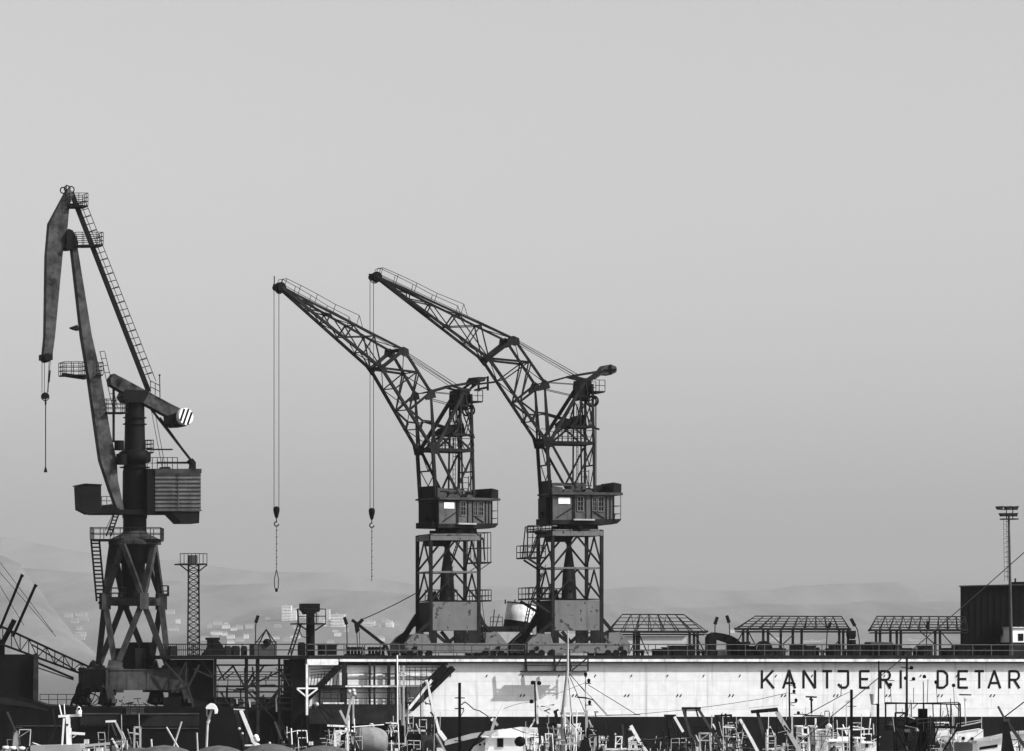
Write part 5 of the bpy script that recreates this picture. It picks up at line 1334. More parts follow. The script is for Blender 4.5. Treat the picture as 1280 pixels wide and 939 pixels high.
def wheelhouse(t, Y, x0, y0, x1, d0, dep, wins=(), mat=None, roof=1.5, over=2, taper=0):
    yb = deck_y(Y)
    mb = MB(); a = [P(x0, yb, Y + d0), P(x1, yb, Y + d0), P(x1 - taper, y0 + roof, Y + d0), P(x0 + taper, y0 + roof, Y + d0)]
    mb.prism(a, (0, dep, 0)); wh = part(mb, "wheelhouse", mat or WHITE, t)
    mb = MB(); mb.prism([P(x0 - over, y0 + roof, Y + d0 - .2), P(x1 + over, y0 + roof, Y + d0 - .2), P(x1 + over, y0, Y + d0 - .2), P(x0 - over, y0, Y + d0 - .2)], (0, dep + .4, 0)); part(mb, "roof", mat or WHITE, wh)
    for (wx0, wy0, wx1, wy1) in wins:
        mb = MB(); mb.prism([P(wx0, wy1, Y + d0 - .035), P(wx1, wy1, Y + d0 - .035), P(wx1, wy0, Y + d0 - .035), P(wx0, wy0, Y + d0 - .035)], (0, .03, 0)); wf = part(mb, "window", GLASS, wh)
        mb = MB(); k = .6
        for q in ((wx0 - k, wy0 - k, wx1 + k, wy0), (wx0 - k, wy1, wx1 + k, wy1 + k), (wx0 - k, wy0, wx0, wy1), (wx1, wy0, wx1 + k, wy1)):
            mb.prism([P(q[0], q[3], Y + d0 - .06), P(q[2], q[3], Y + d0 - .06), P(q[2], q[1], Y + d0 - .06), P(q[0], q[1], Y + d0 - .06)], (0, .05, 0))
        part(mb, "frame", GW, wf)
    return wh
def gallows(t, Y, pl, pr, top, foot, w, matl, matr, d=2.2, beam=None):
    """stern gallows: two raked legs (left, right) under a head beam, plus a rear pair"""
    (xa, ya), (xb, yb) = top; yf = deck_y(Y)
    fx = lambda x, y, dx: x + dx * (yf - y)
    bars(t, "leg", matl, Y, [(xa, ya, fx(xa, ya, pl), yf, w)]); bars(t, "leg", matr, Y, [(xb, yb, fx(xb, yb, pr), yf, w)])
    bars(t, "head_beam", beam or DARKW, Y, [(xa - 2, ya - 1, xb + 3, yb - 1, w * .9), (xa, ya + 2, xb, yb + 2, 1.2), (xa - 1, ya - 1, xa - 1, ya - 1, 1)])
    bars(t, "rear_leg", DARKW, Y, [(xa + 3, ya, fx(xa, ya, pl * .2) + 3, yf, w * .6, d), (xb - 3, yb, fx(xb, yb, pr * .4), yf, w * .6, d), (xa + 2, ya, xb, yb, w * .6, d), (xa, ya, xa + 2, ya, w * .5, 0, d), (xb, yb, xb - 2, yb, w * .5, 0, d)])
    for f in (.35, .7):
        y = ya + (yf - ya) * f * .6
        bars(t, "cross_bar", DARKW, Y, [(fx(xa, ya, pl * 0) + pl * (y - ya), y, xb + pr * (y - yb), y + 1, 1.3)])
def blocks(t, Y, L, mat=None):
    mb = MB(); k = Y / F
    for x, y, r in L: mb.lathe(P(x, y, Y - .2) - Vector((0, .1, 0)), [(r * k * .5, 0), (r * k, .06), (r * k, .18), (r * k * .5, .24)], 10, (0, 1, 0))
    return part(mb, "block", mat or DARKW, t)
NET = M("net_heap", .05, .9, .5, 5.0, bump=.6)
def heap(t, Y, x, y, w, h, seed):
    r = random.Random(seed); mb = MB(); c = P(x, y, Y); k = Y / F; n = 12; rows = []
    for j in range(6):
        f = j / 5; ring = []
        for i in range(n):
            a = 2 * math.pi * i / n; rr = math.cos(f * 1.5) * (1 + r.uniform(-.22, .22)); ring.append(c + Vector((math.cos(a) * rr * w * k, math.sin(a) * rr * .7, (f * h - h * .5) * k + r.uniform(-.05, .05))))
        rows.append(ring)
    mb.add([p for q in rows for p in q], [(j * n + i, j * n + (i + 1) % n, (j + 1) * n + (i + 1) % n, (j + 1) * n + i) for j in range(5) for i in range(n)], True)
    part(mb, "net_heap", NET, t)
def gear(t, Y, x0, x1, y0, y1, n, seed, light=.4):
    """deck gear between two pixel columns: pipe frames, rails, net drums, fish boxes, whips and ropes"""
    r = random.Random(seed); k = Y / F; yd = min(deck_y(Y), 962)
    tone = lambda: GW if r.random() < light * .8 else (WHITE if r.random() < light * .6 else DARKW)
    for i in range(max(1, n // 5)):          # goal-post frames
        x = r.uniform(x0, x1 - 6); w = r.uniform(7, 16); y = r.uniform(y0, y1 - 4); d = r.uniform(-2, 2.5); g = r.choice((1.2, 1.6, 2.2)); s_ = r.uniform(-4, 4)
        L = [(x, y, x + s_, yd, g, d), (x + w, y, x + w + s_, yd, g, d), (x - .5, y, x + w + .5, y, g, d)]
        if r.random() < .6: L.append((x, y + 9, x + w, y + 9, g * .7, d))
        if r.random() < .5: L.append((x, y + 9, x + w, y, g * .6, d))
        bars(t, "pipe_frame", tone(), Y, L)
    for i in range(max(1, n // 7)):          # rails
        x = r.uniform(x0, x1 - 14); w = r.uniform(14, 30); y = r.uniform((y0 + y1) / 2, y1 + 2); d = r.uniform(-2, 2.5); e = r.uniform(-2, 2)
        L = [(x, y, x + w, y + e, 1.2, d), (x, y + 5, x + w, y + e + 5, .8, d)] + [(x + w * q / 4, y + e * q / 4, x + w * q / 4, y + 15, 1.0, d) for q in (0, 2, 4)]
        bars(t, "rail", GW if r.random() < light * .6 else MIDG, Y, L)
    for i in range(max(1, n // 9)):          # net drums and floats
        x = r.uniform(x0, x1); y = r.uniform((y0 + y1) / 2 + 4, y1 + 8); rr = r.uniform(2.2, 4.5)
        lathe(t, "net_drum", r.choice((DARKW, MIDG, BLACK)), P(x, y, Y + r.uniform(-1, 2)) - Vector((rr * k * 1.2, 0, 0)), [(rr * k, 0), (rr * k, .06), (rr * k * .55, .1), (rr * k * .7, rr * k * 1.2), (rr * k * .55, rr * k * 2.4 - .1), (rr * k, rr * k * 2.4 - .06), (rr * k, rr * k * 2.4)], (1, r.uniform(-.4, .4), 0), 14)
    for i in range(max(1, n // 8)): heap(t, Y + r.uniform(-1.5, 2), r.uniform(x0, x1), r.uniform(y1 - 2, y1 + 10), r.uniform(5, 11), r.uniform(7, 13), seed * 10 + i)
    C_ = []
    for i in range(max(2, n // 5)):
        x = r.uniform(x0, x1); y = r.uniform((y0 + y1) / 2 + 6, y1 + 10); w = r.uniform(3, 8); hh = r.uniform(3, 7); C_.append((x, y, x + w, y + hh, r.uniform(-1.5, 2), .6))
    boxes(t, "fish_box", WORN if seed % 2 else MIDG, Y, C_)
    A_ = []
    for i in range(max(1, n // 6)):          # whips and stub posts
        x = r.uniform(x0, x1); y = y0 - r.uniform(-6, 16); A_.append((x, y, x + r.uniform(-2.5, 2.5), yd, r.choice((.7, .9, 1.4)), r.uniform(-2, 2.5)))
    bars(t, "whip_pole", tone(), Y, A_)
    S1, S2 = [], []
    for i in range(n):                        # davits, stanchions and slanting spars
        x = r.uniform(x0, x1); y = r.uniform(y0 + 2, y1 + 6); q = (x, y, x + r.uniform(-6, 6), y + r.uniform(8, 24), r.choice((.7, .9, 1.2, 1.7)), r.uniform(-2, 2.5)); (S1 if r.random() < light else S2).append(q)
        if r.random() < .4: (S1 if r.random() < light else S2).append((x - r.uniform(3, 9), y + r.uniform(2, 8), x + r.uniform(3, 9), y + r.uniform(2, 8), r.choice((.8, 1.1, 1.5)), r.uniform(-2, 2.5)))
    if S1: bars(t, "stanchion", GW if seed % 3 else WHITE, Y, S1)
    if S2: bars(t, "davit", DARKW, Y, S2)
    R_ = []
    for i in range(max(1, n // 5)):          # ropes
        x = r.uniform(x0, x1); y = y0 - r.uniform(-4, 10); R_.append((x, y, x + r.uniform(-26, 26), yd - r.uniform(6, 20), .6, r.uniform(-2, 2)))
    bars(t, "rope", ROPE, Y, R_)
    if light > .3 and n > 9:                  # a small deck box with a dark port
        x = r.uniform(x0, x1 - 10); w = r.uniform(9, 16); y = r.uniform(y1 - 8, y1); d = r.uniform(0, 2)
        boxes(t, "deck_locker", WHITE if r.random() < .6 else WORN, Y, [(x, y, x + w, yd, d, 1.2)])
        boxes(t, "port", GLASS, Y, [(x + w * .25, y + 3, x + w * .55, y + 7, d - .04, .03)])
        boxes(t, "locker_lid", GW, Y, [(x - .8, y - 1.4, x + w + .8, y, d - .1, 1.4)])

YA, YB = 228, 268
# 1 far-left boat with white tripod mast
t = boat(88, YA, "boat at far left with a white tripod mast, radar bar and a pale awning", 2)
bars(t, "mast", WHITE, YA, [(80, 898, 77, 942, 2.2, -.4), (83, 896, 90, 942, 3, .3), (85, 896, 86, 942, 5, 0), (87, 910, 88, 942, 4, .2)])
bars(t, "crosstree", WHITE, YA, [(73, 895.5, 102, 894, 3), (74, 881, 77, 895, 1.8), (80, 880, 81, 893, 1.3)])
bars(t, "radar", WHITE, YA, [(90, 916.5, 106, 917.5, 3.2), (96, 918, 91, 922, 1.3)])
lathe(t, "lamp", WHITE, P(98.5, 893, YA), [(.14, 0), (.17, .2), (.1, .25), (.12, .34), (.02, .42)]); blocks(t, YA, [(99, 886, 1.6), (84, 906, 1.4)])
bars(t, "stay", ROPE, YA, [(76, 900, 60, 930, 1.0), (66, 886, 70, 912, 2), (70, 912, 66, 890, .8)])
polys(t, "awning", PALEG, YA, [([(38, 932.5), (60, 932), (100, 930.5), (101, 933), (101, 942), (38, 942)], -.6, 2.4)])
bars(t, "rail", GW, YA, [(100, 933, 137, 929.5, 3.2, -.4), (104, 936, 136, 934, 1.2, -.4), (118, 945, 118, 931, 1.5), (131, 945, 131, 930, 1.5)])
boxes(t, "fish_box", WORN, YA, [(105, 924.5, 110.5, 930, -.2, .4), (104, 936, 110, 945, 0, 1), (120, 935, 127, 945, 0, 1)])
boxes(t, "wheelhouse", WHITE, YA, [(42, 941, 98, 962, 0, 2.0)])
# 2 grey triangular mast
t = boat(14, YB, "boat at the left edge with a grey triangular mast and a row of white floats", 0)
polys(t, "mast_plate", PALEG, YB, [([(14, 935), (26, 935), (21.5, 915), (19, 912)], 0, .3)])
bars(t, "spar", MIDG, YB, [(9, 890, 20, 915, 2.2), (19, 910, 28, 909.5, 1.4), (17, 914, 14, 945, 1.5), (23, 914, 27, 945, 1.5)])
for x in (3, 12, 23): lathe(t, "float", WHITE, P(x, 935 + x * .05, YB - 1), [(.05, 0), (.13, .03), (.13, .36), (.05, .42)], (1, 0, .04), 10)
gear(t, YB, 2, 50, 912, 936, 11, 21, .3)
# 3 dark gallows boat with white head
t = boat(150, YB, "dark boat left of the white-hatted lamp, with white-topped raked gallows", 0)
bars(t, "head_beam", WHITE, YB, [(132, 902, 145, 901.5, 2.6)])
bars(t, "leg", GW, YB, [(144, 902, 160, 934, 2.4)]); bars(t, "leg", MIDG, YB, [(139, 903, 145, 920, 2, .6), (136, 903, 134, 945, 1.4, .6)]); bars(t, "leg", WHITE, YB, [(140, 923, 147, 935, 2.2)])
gear(t, YB, 122, 175, 908, 932, 14, 31, .35)
# 4 gallows with white plank
t = boat(305, YA, "boat with tall steep gallows, one white leg and one grey, below the dark end frame", 0)
bars(t, "leg", WHITE, YA, [(301, 888, 316.5, 926, 4.2), (315, 925, 323, 934, 4)]); bars(t, "leg", MIDG, YA, [(294, 888, 304, 925, 4, .2), (304, 925, 306, 945, 2.5, .2)]); bars(t, "head_beam", GW, YA, [(292, 887, 306, 887.5, 1.8)])
bars(t, "rail", WHITE, YA, [(306, 932, 325, 931, 2.2), (322, 929, 322, 945, 2)]); blocks(t, YA, [(299, 911, 1.8), (303, 917, 1.6), (314, 936, 1.4)], GW)
for x in (321, 320): lathe(t, "float", WHITE, P(x, 925 + (x - 320) * 3, YA - .4), [(.02, 0), (.13, .06), (.16, .16), (.1, .26), (.02, .3)])
bars(t, "rigging", DARKW, YA, [(292, 888, 288, 945, .9, 1), (306, 888, 330, 945, .9, 1), (299, 905, 310, 905, 1.2), (302, 915, 313, 915, 1.2)])
# 5 dark spars
t = boat(360, YB, "low dark boat with two bare raked spars, beside the dark main column", 0)
bars(t, "spar", MIDG, YB, [(343.5, 902, 358, 940, 2.6), (356, 914, 362, 928, 2, .5), (361, 926, 372, 942, 2.2, .5)])
gear(t, YB, 338, 392, 905, 934, 16, 51, .3)
# 6 trawler with white derrick and slim masts
t = boat(425, YA, "cluttered boat with crossed frames just left of the round grey buoy", 2)
bars(t, "mast", GW, YA, [(440, 868, 432, 908, 2.6), (441.5, 870, 442, 905, 2, .6), (432, 905, 442, 930, 2.6), (425, 888, 434, 906, 2.8)])
bars(t, "boom", DARKW, YA, [(394, 878, 416, 897, 2.4), (398, 884, 412, 905, 1.8), (414, 886, 420, 905, 1.4), (403, 902, 397, 930, 1.4)])
bars(t, "crosstree", WHITE, YA, [(409, 907, 434, 908, 2.4), (440, 909, 480, 906, 1.6)])
for x, y in ((438, 864), (443, 863), (444, 867), (397, 880)): lathe(t, "floodlight", GW, P(x, y, YA - .1), [(.03, 0), (.11, .05), (.12, .14), (.04, .2)], (-.4, -.8, -.2), 10)
polys(t, "funnel", WORN, YA, [([(417, 932), (424, 932), (427, 912), (418, 914)], -.2, .35)])
boxes(t, "wheelhouse", DARKW, YA, [(426, 918, 436, 945, .2, 1.2)]); blocks(t, YA, [(432, 912, 1.8), (434, 920, 2), (440, 914, 1.6), (426, 917, 1.5)], WHITE)
gear(t, YA, 400, 446, 905, 936, 22, 61, .45)
t = boat(520, YB, "boat with slim pale masts and a long white slanting derrick before the gallery", 2)
bars(t, "mast", WHITE, YB, [(496.5, 819, 497, 906, 1.9), (510.5, 880, 510.5, 905, 1.6)]); bars(t, "mast", GW, YB, [(504.5, 832, 505, 920, 2.6, .8), (499, 832, 500, 900, 1.5, .8)])
bars(t, "derrick", WHITE, YB, [(533, 850, 549, 915, 3.2, -.5), (549, 914, 557, 925, 5, -.5)]); bars(t, "derrick", GW, YB, [(545, 917, 558, 942, 2.2, -.8)])
bars(t, "stay", ROPE, YB, [(508.5, 800, 508.5, 880, .6, 1), (527.5, 806, 527.5, 905, .7, 1), (525.5, 856, 526, 905, 1.3, .5), (533, 852, 548, 945, .7, -.6), (533, 852, 497, 840, .6)])
bars(t, "derrick_fitting", DARKW, YB, [(532, 879, 540, 881, 1.4), (537, 875, 541, 884, 2.4), (538, 890, 543, 896, 2.2), (531, 877, 533, 881, 1.6)])
bars(t, "rail", WORN, YB, [(482, 929, 507, 930, 2), (507, 920, 507, 931, 1.6), (514, 913, 532, 913.5, 2.4), (482, 904, 498, 904, 1.4), (482, 914, 497, 915, 1.6)])
boxes(t, "wheelhouse", DARKW, YB, [(508, 917, 526, 945, 0, 2), (497, 907, 505, 930, .6, 1)]); boxes(t, "winch_house", MIDG, YB, [(527, 920, 552, 945, -.6, 1.6)])
polys(t, "funnel", PALEG, YB, [([(508, 915), (515, 915), (512, 905)], 0, .5)])
bars(t, "lamp_bracket", WORN, YB, [(510, 873, 517, 872.5, 1.4), (511, 876, 515, 876, 2)])
gear(t, YB, 484, 552, 895, 932, 34, 71, .55)
# round buoy on a trestle
cb = P(461, 926.5, 236); k = 236 / F
t = thing("mooring_buoy", "big rounded grey mooring buoy with a lifting ring, lying among the boats", "buoy", cb - UP * 1.2)
prof = []
for i in range(15):
    a = -math.pi / 2 + math.pi * i / 14; s_ = math.sin(a); prof.append((max(.01, abs(math.cos(a)) ** .62 * 18 * k), (abs(s_) ** .9 * (1 if s_ > 0 else -1)) * 24 * k))
lathe(t, "float_body", M("buoy_paint", .20, .75, .22, 2.0, streak=.3), cb, prof, Vector((1, .0, -.03)), 28)
lathe(t, "shaded_end", M("buoy_end_shade", .085, .8, .25, 2.0), cb, [(r * 1.006, h) for r, h in prof if h < -8 * k], Vector((1, .0, -.03)), 28)  # shade on the end away from the sun, put in as darker colour
mb = MB(); mb.ring(cb + Vector((3.5 * k, -.1, 18.8 * k)), 2.6 * k, .05, (0.3, 1, 0), 16); mb.bar(cb + Vector((2 * k, 0, 17 * k)), cb + Vector((6 * k, 0, 17 * k)), .12); part(mb, "lifting_ring", WORN, t)
mb = MB(); mb.ring(cb + Vector((-9 * k, 0, 0)), 17.2 * k, .02, (1, 0, -.03), 28); part(mb, "weld_seam", MIDG, t)
t2 = boat(461, 240, "flat dark work boat carrying the round grey mooring buoy", 0, "work_boat", "work boat", h=3.05, w=2.5)
# dark post with pegs
t = thing("mast_pole", "thick black post with short cross pegs and a drooping cable", "pole", P(574.5, 1100, 205))
bars(t, "post", BLACK, 205, [(574.5, 853.5, 574.5, 1060, 3.6)]); bars(t, "peg", BLACK, 205, [(568.5, 872.5, 581, 872.5, 1.4), (568.5, 886, 580, 885.5, 1.4), (568, 926, 578, 926, 1.2)])
mb = MB(); q = [(577, 881), (581, 877.5), (586, 881), (592, 886.5), (600, 889), (607, 893.5), (613, 898)]; mb.path([P(x, y, 205 + i * 3) for i, (x, y) in enumerate(q)], .028); mb.path([P(x, y, 205) for x, y in ((578, 885), (580, 888), (576, 895))], .02); part(mb, "cable", ROPE, t)
# 7 white boat with derrick and window
t = boat(640, YA, "white boat with a single dark wheelhouse window and a black ball float on its side", 1, w=4.4)
wheelhouse(t, YA, 604, 921, 668, .4, 2.4, [(621.5, 923, 629, 934)], taper=3)
polys(t, "bow_panel", WHITE, YA, [([(585, 945), (588, 936), (600, 929), (622, 913), (650, 909), (672, 910), (676, 945)], 1.2, .8)])
polys(t, "gunwale", GW, YA, [([(556, 926), (590, 917), (630, 911), (630, 915), (592, 923), (556, 932)], 4, .3)])
bars(t, "derrick", GW, YA, [(619, 898, 608, 938, 3.4), (617.5, 901, 622, 907, 3.2)]); bars(t, "derrick", DARKW, YA, [(617, 901, 600, 919, 2.8, .5), (600, 919, 585, 942, 2.8, .5)]); bars(t, "derrick_tip", WHITE, YA, [(620, 898, 628, 882, 1.2), (614, 901, 617, 898, 3)])
lathe(t, "ball_float", BLACK, P(650, 933.5, YA - .5), [(.02, 0), (.2, .05), (.3, .2), (.3, .34), (.2, .48), (.05, .55)])
for x, y in ((600, 931), (606, 930)): lathe(t, "porthole", BLACK, P(x, y, YA + 1.15), [(.07, 0), (.07, .04)], (0, -1, 0), 10)
bars(t, "mast", DARKW, YA, [(668.5, 851, 669.5, 900, 2.0), (666, 902, 660, 910, 1.2)]); bars(t, "mast", WHITE, YA, [(669.5, 853, 673, 876, 2.2, .3), (671, 876, 672, 905, 2.4, .3), (671, 895, 663, 909, 2, .3), (672, 882, 678, 890, 2.4, .3)])
for x, y in ((666, 855), (674, 855.5), (664.5, 878.5)): lathe(t, "floodlight", BLACK, P(x, y + 1, YA - .1), [(.05, 0), (.12, .04), (.12, .16), (.05, .22)], UP, 10)
bars(t, "radar", WHITE, YA, [(672, 880.5, 690, 883, 2), (676, 886, 688, 883, 1.6)]); bars(t, "radar_bar", DARKW, YA, [(676, 883.5, 693, 881, 1.4), (680, 889, 688, 886, 1.6), (682, 889, 687, 892, 1.2)])
bars(t, "rail", WORN, YA, [(655, 929, 672, 928, 1.2), (655, 945, 655, 930, 1.2), (664, 945, 664, 929, 1.2)])
mb = MB(); mb.path([P(x, y, YA - .4) for x, y in ((640, 910), (648, 913), (656, 916), (666, 918), (676, 921))], .022); mb.path([P(x, y, YA) for x, y in ((630, 886), (640, 882), (652, 879), (663, 878))], .012); part(mb, "cable", ROPE, t)
gear(t, YA, 652, 680, 912, 934, 12, 81, .5)
# 8 tall tapered mast boat
t = boat(706, YB, "boat with the tallest pale tapered mast, wire stays fanning from its top", 2, w=4)
mb = MB(); mb.tube(P(704, 893, YB), P(709.5, 838, YB), .15, .10, 9); mb.tube(P(709.5, 840, YB), P(710, 787, YB), .09, .035, 8); mb.tube(P(704, 893, YB), P(704, 960, YB), .15, .15, 9); part(mb, "mast", PALEG, t)
bars(t, "mast_fitting", DARKW, YB, [(706, 839, 713, 839, 2), (712, 824, 715, 836, .8), (707, 804, 716, 804, .9), (706, 821, 717, 821, .9), (705, 812, 716, 812, .8)])
bars(t, "stay", ROPE, YB, [(710, 843, 715, 900, .9), (711, 843, 731, 890, .9), (712, 842, 732, 866, .8), (711, 842, 759, 893, .7), (735, 856, 795, 893, .9), (690, 870, 733, 853, .6), (740, 874, 758, 894, .8), (758, 894, 800, 893.5, .9)])
bars(t, "boom", GW, YB, [(700, 892, 731, 892, 3), (703, 893, 725, 925, 4.2, -.4), (715, 892, 716, 905, 1.6)])
bars(t, "boom", DARKW, YB, [(705, 893, 728, 920, 1.8, .2), (694, 888, 697, 905, 4, -.3), (692, 891, 698, 887, 2.4, -.3), (674, 908, 696, 905, 3, -.2)])
polys(t, "wheelhouse", WHITE, YB, [([(697, 960), (722, 960), (722, 923), (726, 904), (710, 906), (697, 906)], 1, 2)]); boxes(t, "window", GLASS, YB, [(701, 908, 704.5, 918, .96, .03), (706, 908, 709, 918, .96, .03), (711, 908, 715, 918, .96, .03)])
gear(t, YB, 678, 728, 900, 930, 34, 91, .55)
t = boat(748, YA, "boat with a slim grey mast carrying a tee bar and dark lamps", 0)
bars(t, "mast", GW, YA, [(732, 843, 732, 890, 1.6), (733, 888, 733.5, 925, 3.2), (733, 925, 733, 960, 3.2)]); bars(t, "tee_bar", DARKW, YA, [(721, 871.5, 733, 872.5, 2), (732, 872.5, 742, 875, 1.6)])
for x, y in ((732, 845), (736, 853), (737, 880)): lathe(t, "lamp", BLACK, P(x, y + 1, YA - .05), [(.1, 0), (.05, .03), (.09, .06), (.09, .2), (.03, .24)], UP, 10)
bars(t, "lamp_bracket", DARKW, YA, [(731, 854.5, 739, 854.5, 1), (731, 881.5, 740, 881.5, 1)])
bars(t, "gallows", GW, YA, [(738, 908, 745, 922, 2), (745, 918, 745, 935, 2.2), (736, 900, 741, 912, 2), (748, 925, 760, 923, 1.8), (706, 931, 730, 927, 2.2), (745, 930, 740, 945, 3)])
polys(t, "dark_sail_cover", DARKW, YA, [([(727, 925), (736, 924), (740, 945), (722, 945)], -.3, .5)])
bars(t, "antenna_horn", MIDG, YA, [(742.5, 890, 748, 890, 1.6, 2), (744, 891, 745, 896, 1.6, 2)])
gear(t, YA, 722, 762, 902, 934, 20, 95, .4)
# 9 boat with white gallows and white top
t = boat(786, YA, "boat with a pale low cabin top and a thick white raked arm", 1)
wheelhouse(t, YA, 752, 936, 799, .2, 2.2, taper=1)
bars(t, "arm", WHITE, YA, [(788.5, 907, 800, 928, 4.2), (800, 927, 812, 945, 3.4), (785, 925, 797, 920, 4)]); bars(t, "arm", MIDG, YA, [(778, 905, 780, 932, 2.4, .6)]); bars(t, "head_beam", DARKW, YA, [(776, 904.5, 792, 904.5, 1.6), (782, 900, 783, 905, 1), (783, 908, 788, 907, 2.5)])
bars(t, "aerial", DARKW, YA, [(761, 904, 762, 945, 1.2, 1), (797, 908, 797, 935, .8, 1)]); blocks(t, YA, [(769, 918, 1.4), (787, 912, 1.8)], GW)
gear(t, YA, 752, 806, 914, 934, 14, 97, .4)
# 10-12 raked gallows boats
t = boat(850, YB, "boat with the narrowest raked gallows, its right leg white at the top", 0)
gallows(t, YB, .18, .55, ((832, 895.5), (842, 895.5)), 0, 2.8, DARKW, DARKW); bars(t, "leg_sleeve", WHITE, YB, [(843, 896, 854, 915, 3.2, -.25), (858, 924, 861, 929, 3, -.25)])
mb = MB(); mb.path([P(x, y, YB) for x, y in ((800, 924), (812, 925), (822, 924), (834, 921), (838, 919))], .05); part(mb, "rope_bundle", MIDG, t); bars(t, "spar", MIDG, YB, [(838, 918, 832, 942, 1.8)])
gear(t, YB, 812, 868, 910, 932, 14, 101, .3)
t = boat(886, YA, "dark boat with wide tall raked gallows under a flat head beam, second of the row", 0)
gallows(t, YA, .28, .62, ((854, 886.5), (873, 886.5)), 0, 3.4, MIDG, MIDG); bars(t, "brace_pair", MIDG, YA, [(862, 916, 878, 940, 2.6, -.3), (886, 925, 892, 945, 3, -.3), (858, 923, 892, 921, 1.6, -.1)])
gear(t, YA, 862, 904, 906, 932, 14, 103, .35)
t = boat(925, YB, "boat with a boxy pipe frame and a long straight white raked spar", 2)
bars(t, "spar", WHITE, YB, [(925, 899, 938, 922, 3.4, -.4), (938, 922, 950, 945, 3.8, -.4)]); bars(t, "pipe_frame", DARKW, YB, [(893, 895, 915, 894, 2.4), (896, 895, 897, 925, 3), (902, 892, 901, 922, 1.6), (913, 894, 928, 925, 2.4), (907, 892, 908, 904, 2.4), (920, 900, 930, 930, 2)])
bars(t, "cross_bar", WHITE, YB, [(904, 909, 922, 910, 1.8), (906, 921, 920, 921.5, 1.8), (902, 939, 906, 926, 3.6), (891, 905, 895, 912, 2)])
gear(t, YB, 894, 930, 900, 934, 32, 107, .5)
t = boat(975, YA, "boat with the broadest gallows, a heavy white-edged head beam on thick pale legs", 0, w=3.6)
bars(t, "leg", GW, YA, [(971, 890, 1005, 948, 5.2)]); bars(t, "leg", MIDG, YA, [(947, 891, 958, 930, 4), (958, 930, 962, 950, 4)]); polys(t, "head_beam", DARKW, YA, [([(938.5, 888), (972, 884.5), (973, 889.5), (939.5, 892)], -.15, .35)]); polys(t, "beam_edge", WORN, YA, [([(937, 884.5), (974, 881), (974, 882.2), (937, 885.8)], -.2, .5)])
bars(t, "rigging", DARKW, YA, [(953, 912, 972, 912, 1.2), (955, 920, 976, 920, 1.2), (963, 910, 975, 945, 1.6, .6), (972, 905, 973, 945, 1.4, .8), (980, 907, 988, 916, 2, -.2)]); bars(t, "rail", WHITE, YA, [(956, 936.5, 979, 936, 2.4), (962, 908, 968, 920, 2, .8)])
gear(t, YA, 950, 985, 906, 936, 14, 109, .35)
# 13 mast with hanging lamps, radar tee, wheelhouse
t = boat(1020, YB, "white boat with a radar tee, small wheelhouse windows and a dark lamp-hung mast", 1, w=4.4)
bars(t, "mast", DARKW, YB, [(986.5, 837, 987, 900, 2.0)]); bars(t, "mast", GW, YB, [(990, 895, 990.5, 925, 2.2), (983, 860, 983, 900, .6)])
for x, y in ((992.5, 856), (992.5, 865), (995, 876), (998, 892)): lathe(t, "lamp", BLACK, P(x, y + 1.5, YB - .05), [(.06, 0), (.1, .04), (.1, .16), (.05, .22)], UP, 10)
bars(t, "lamp_bracket", DARKW, YB, [(987, 857, 993, 857, .9), (987, 867, 995, 867, .9), (987, 879, 996, 878, 1.2), (987, 881, 993, 882, .9)])
bars(t, "radar", DARKW, YB, [(1007, 871, 1021, 871.5, 2), (1014, 872, 1014.5, 892, 2.2), (1012, 873, 1016, 876, 3)])
wheelhouse(t, YB, 998, 907.5, 1020, .6, 2, [(1009.5, 923, 1012, 930), (1000, 924, 1003, 931)])
wheelhouse(t, YB, 1020, 912, 1036, .2, 2, [(1028, 914, 1032, 918)], mat=WORN)
lathe(t, "net_buoy", BLACK, P(1008, 916.5, YB + .3), [(.02, 0), (.24, .08), (.28, .25), (.2, .42), (.02, .5)])
bars(t, "canopy_frame", DARKW, YB, [(1005, 894.5, 1030, 895, 1.8), (1031, 889, 1037, 889, 1.2), (1031, 889, 1031, 900, 1), (1037, 890, 1037, 900, 1), (992, 893, 1010, 893, 1.2)])
bars(t, "pipe", WHITE, YB, [(1019.5, 898, 1020.5, 945, 2.2), (1037, 912, 1037, 935, 2)]); bars(t, "boom_line", ROPE, YB, [(1000, 898, 1051, 870, 1.1), (1051, 870, 1052, 855, 1.0), (1051, 870, 1062, 865, .7), (958, 918, 1002, 897, .7)])
lathe(t, "dome", WHITE, P(1036, 910, YB), [(.12, 0), (.2, .05), (.2, .15), (.05, .28)])
gear(t, YB, 995, 1042, 893, 934, 26, 113, .55)
t = boat(1075, YA, "boat with two small white deckhouses beside the thick black mooring post", 1)
wheelhouse(t, YA, 1036, 926, 1058, 0, 2, taper=3); wheelhouse(t, YA, 1071, 922, 1080, .4, 1.6, [(1073, 924, 1075, 928)]); wheelhouse(t, YA, 1079, 928, 1090, .1, 1.6, [(1082, 930, 1085, 934)])
boxes(t, "liferaft", WHITE, YA, [(1047, 921, 1061, 926, .4, .6), (1036, 924, 1050, 927, .2, .6)]); bars(t, "rail", WHITE, YA, [(1066, 912, 1090, 911, 1.4, 1), (1088, 898, 1086, 918, 1.6, 1), (1080, 912, 1080, 920, 1, 1), (1066, 908, 1080, 910, 1, 1)])
bars(t, "aerial", GW, YA, [(1046, 900, 1047, 920, 1.2, 1), (1058, 880, 1058, 925, 1.1, 1), (1057, 878, 1062, 876, 2, 1), (1058, 883, 1071, 883, .8, 1)])
gear(t, YA, 1040, 1098, 900, 934, 18, 117, .6)
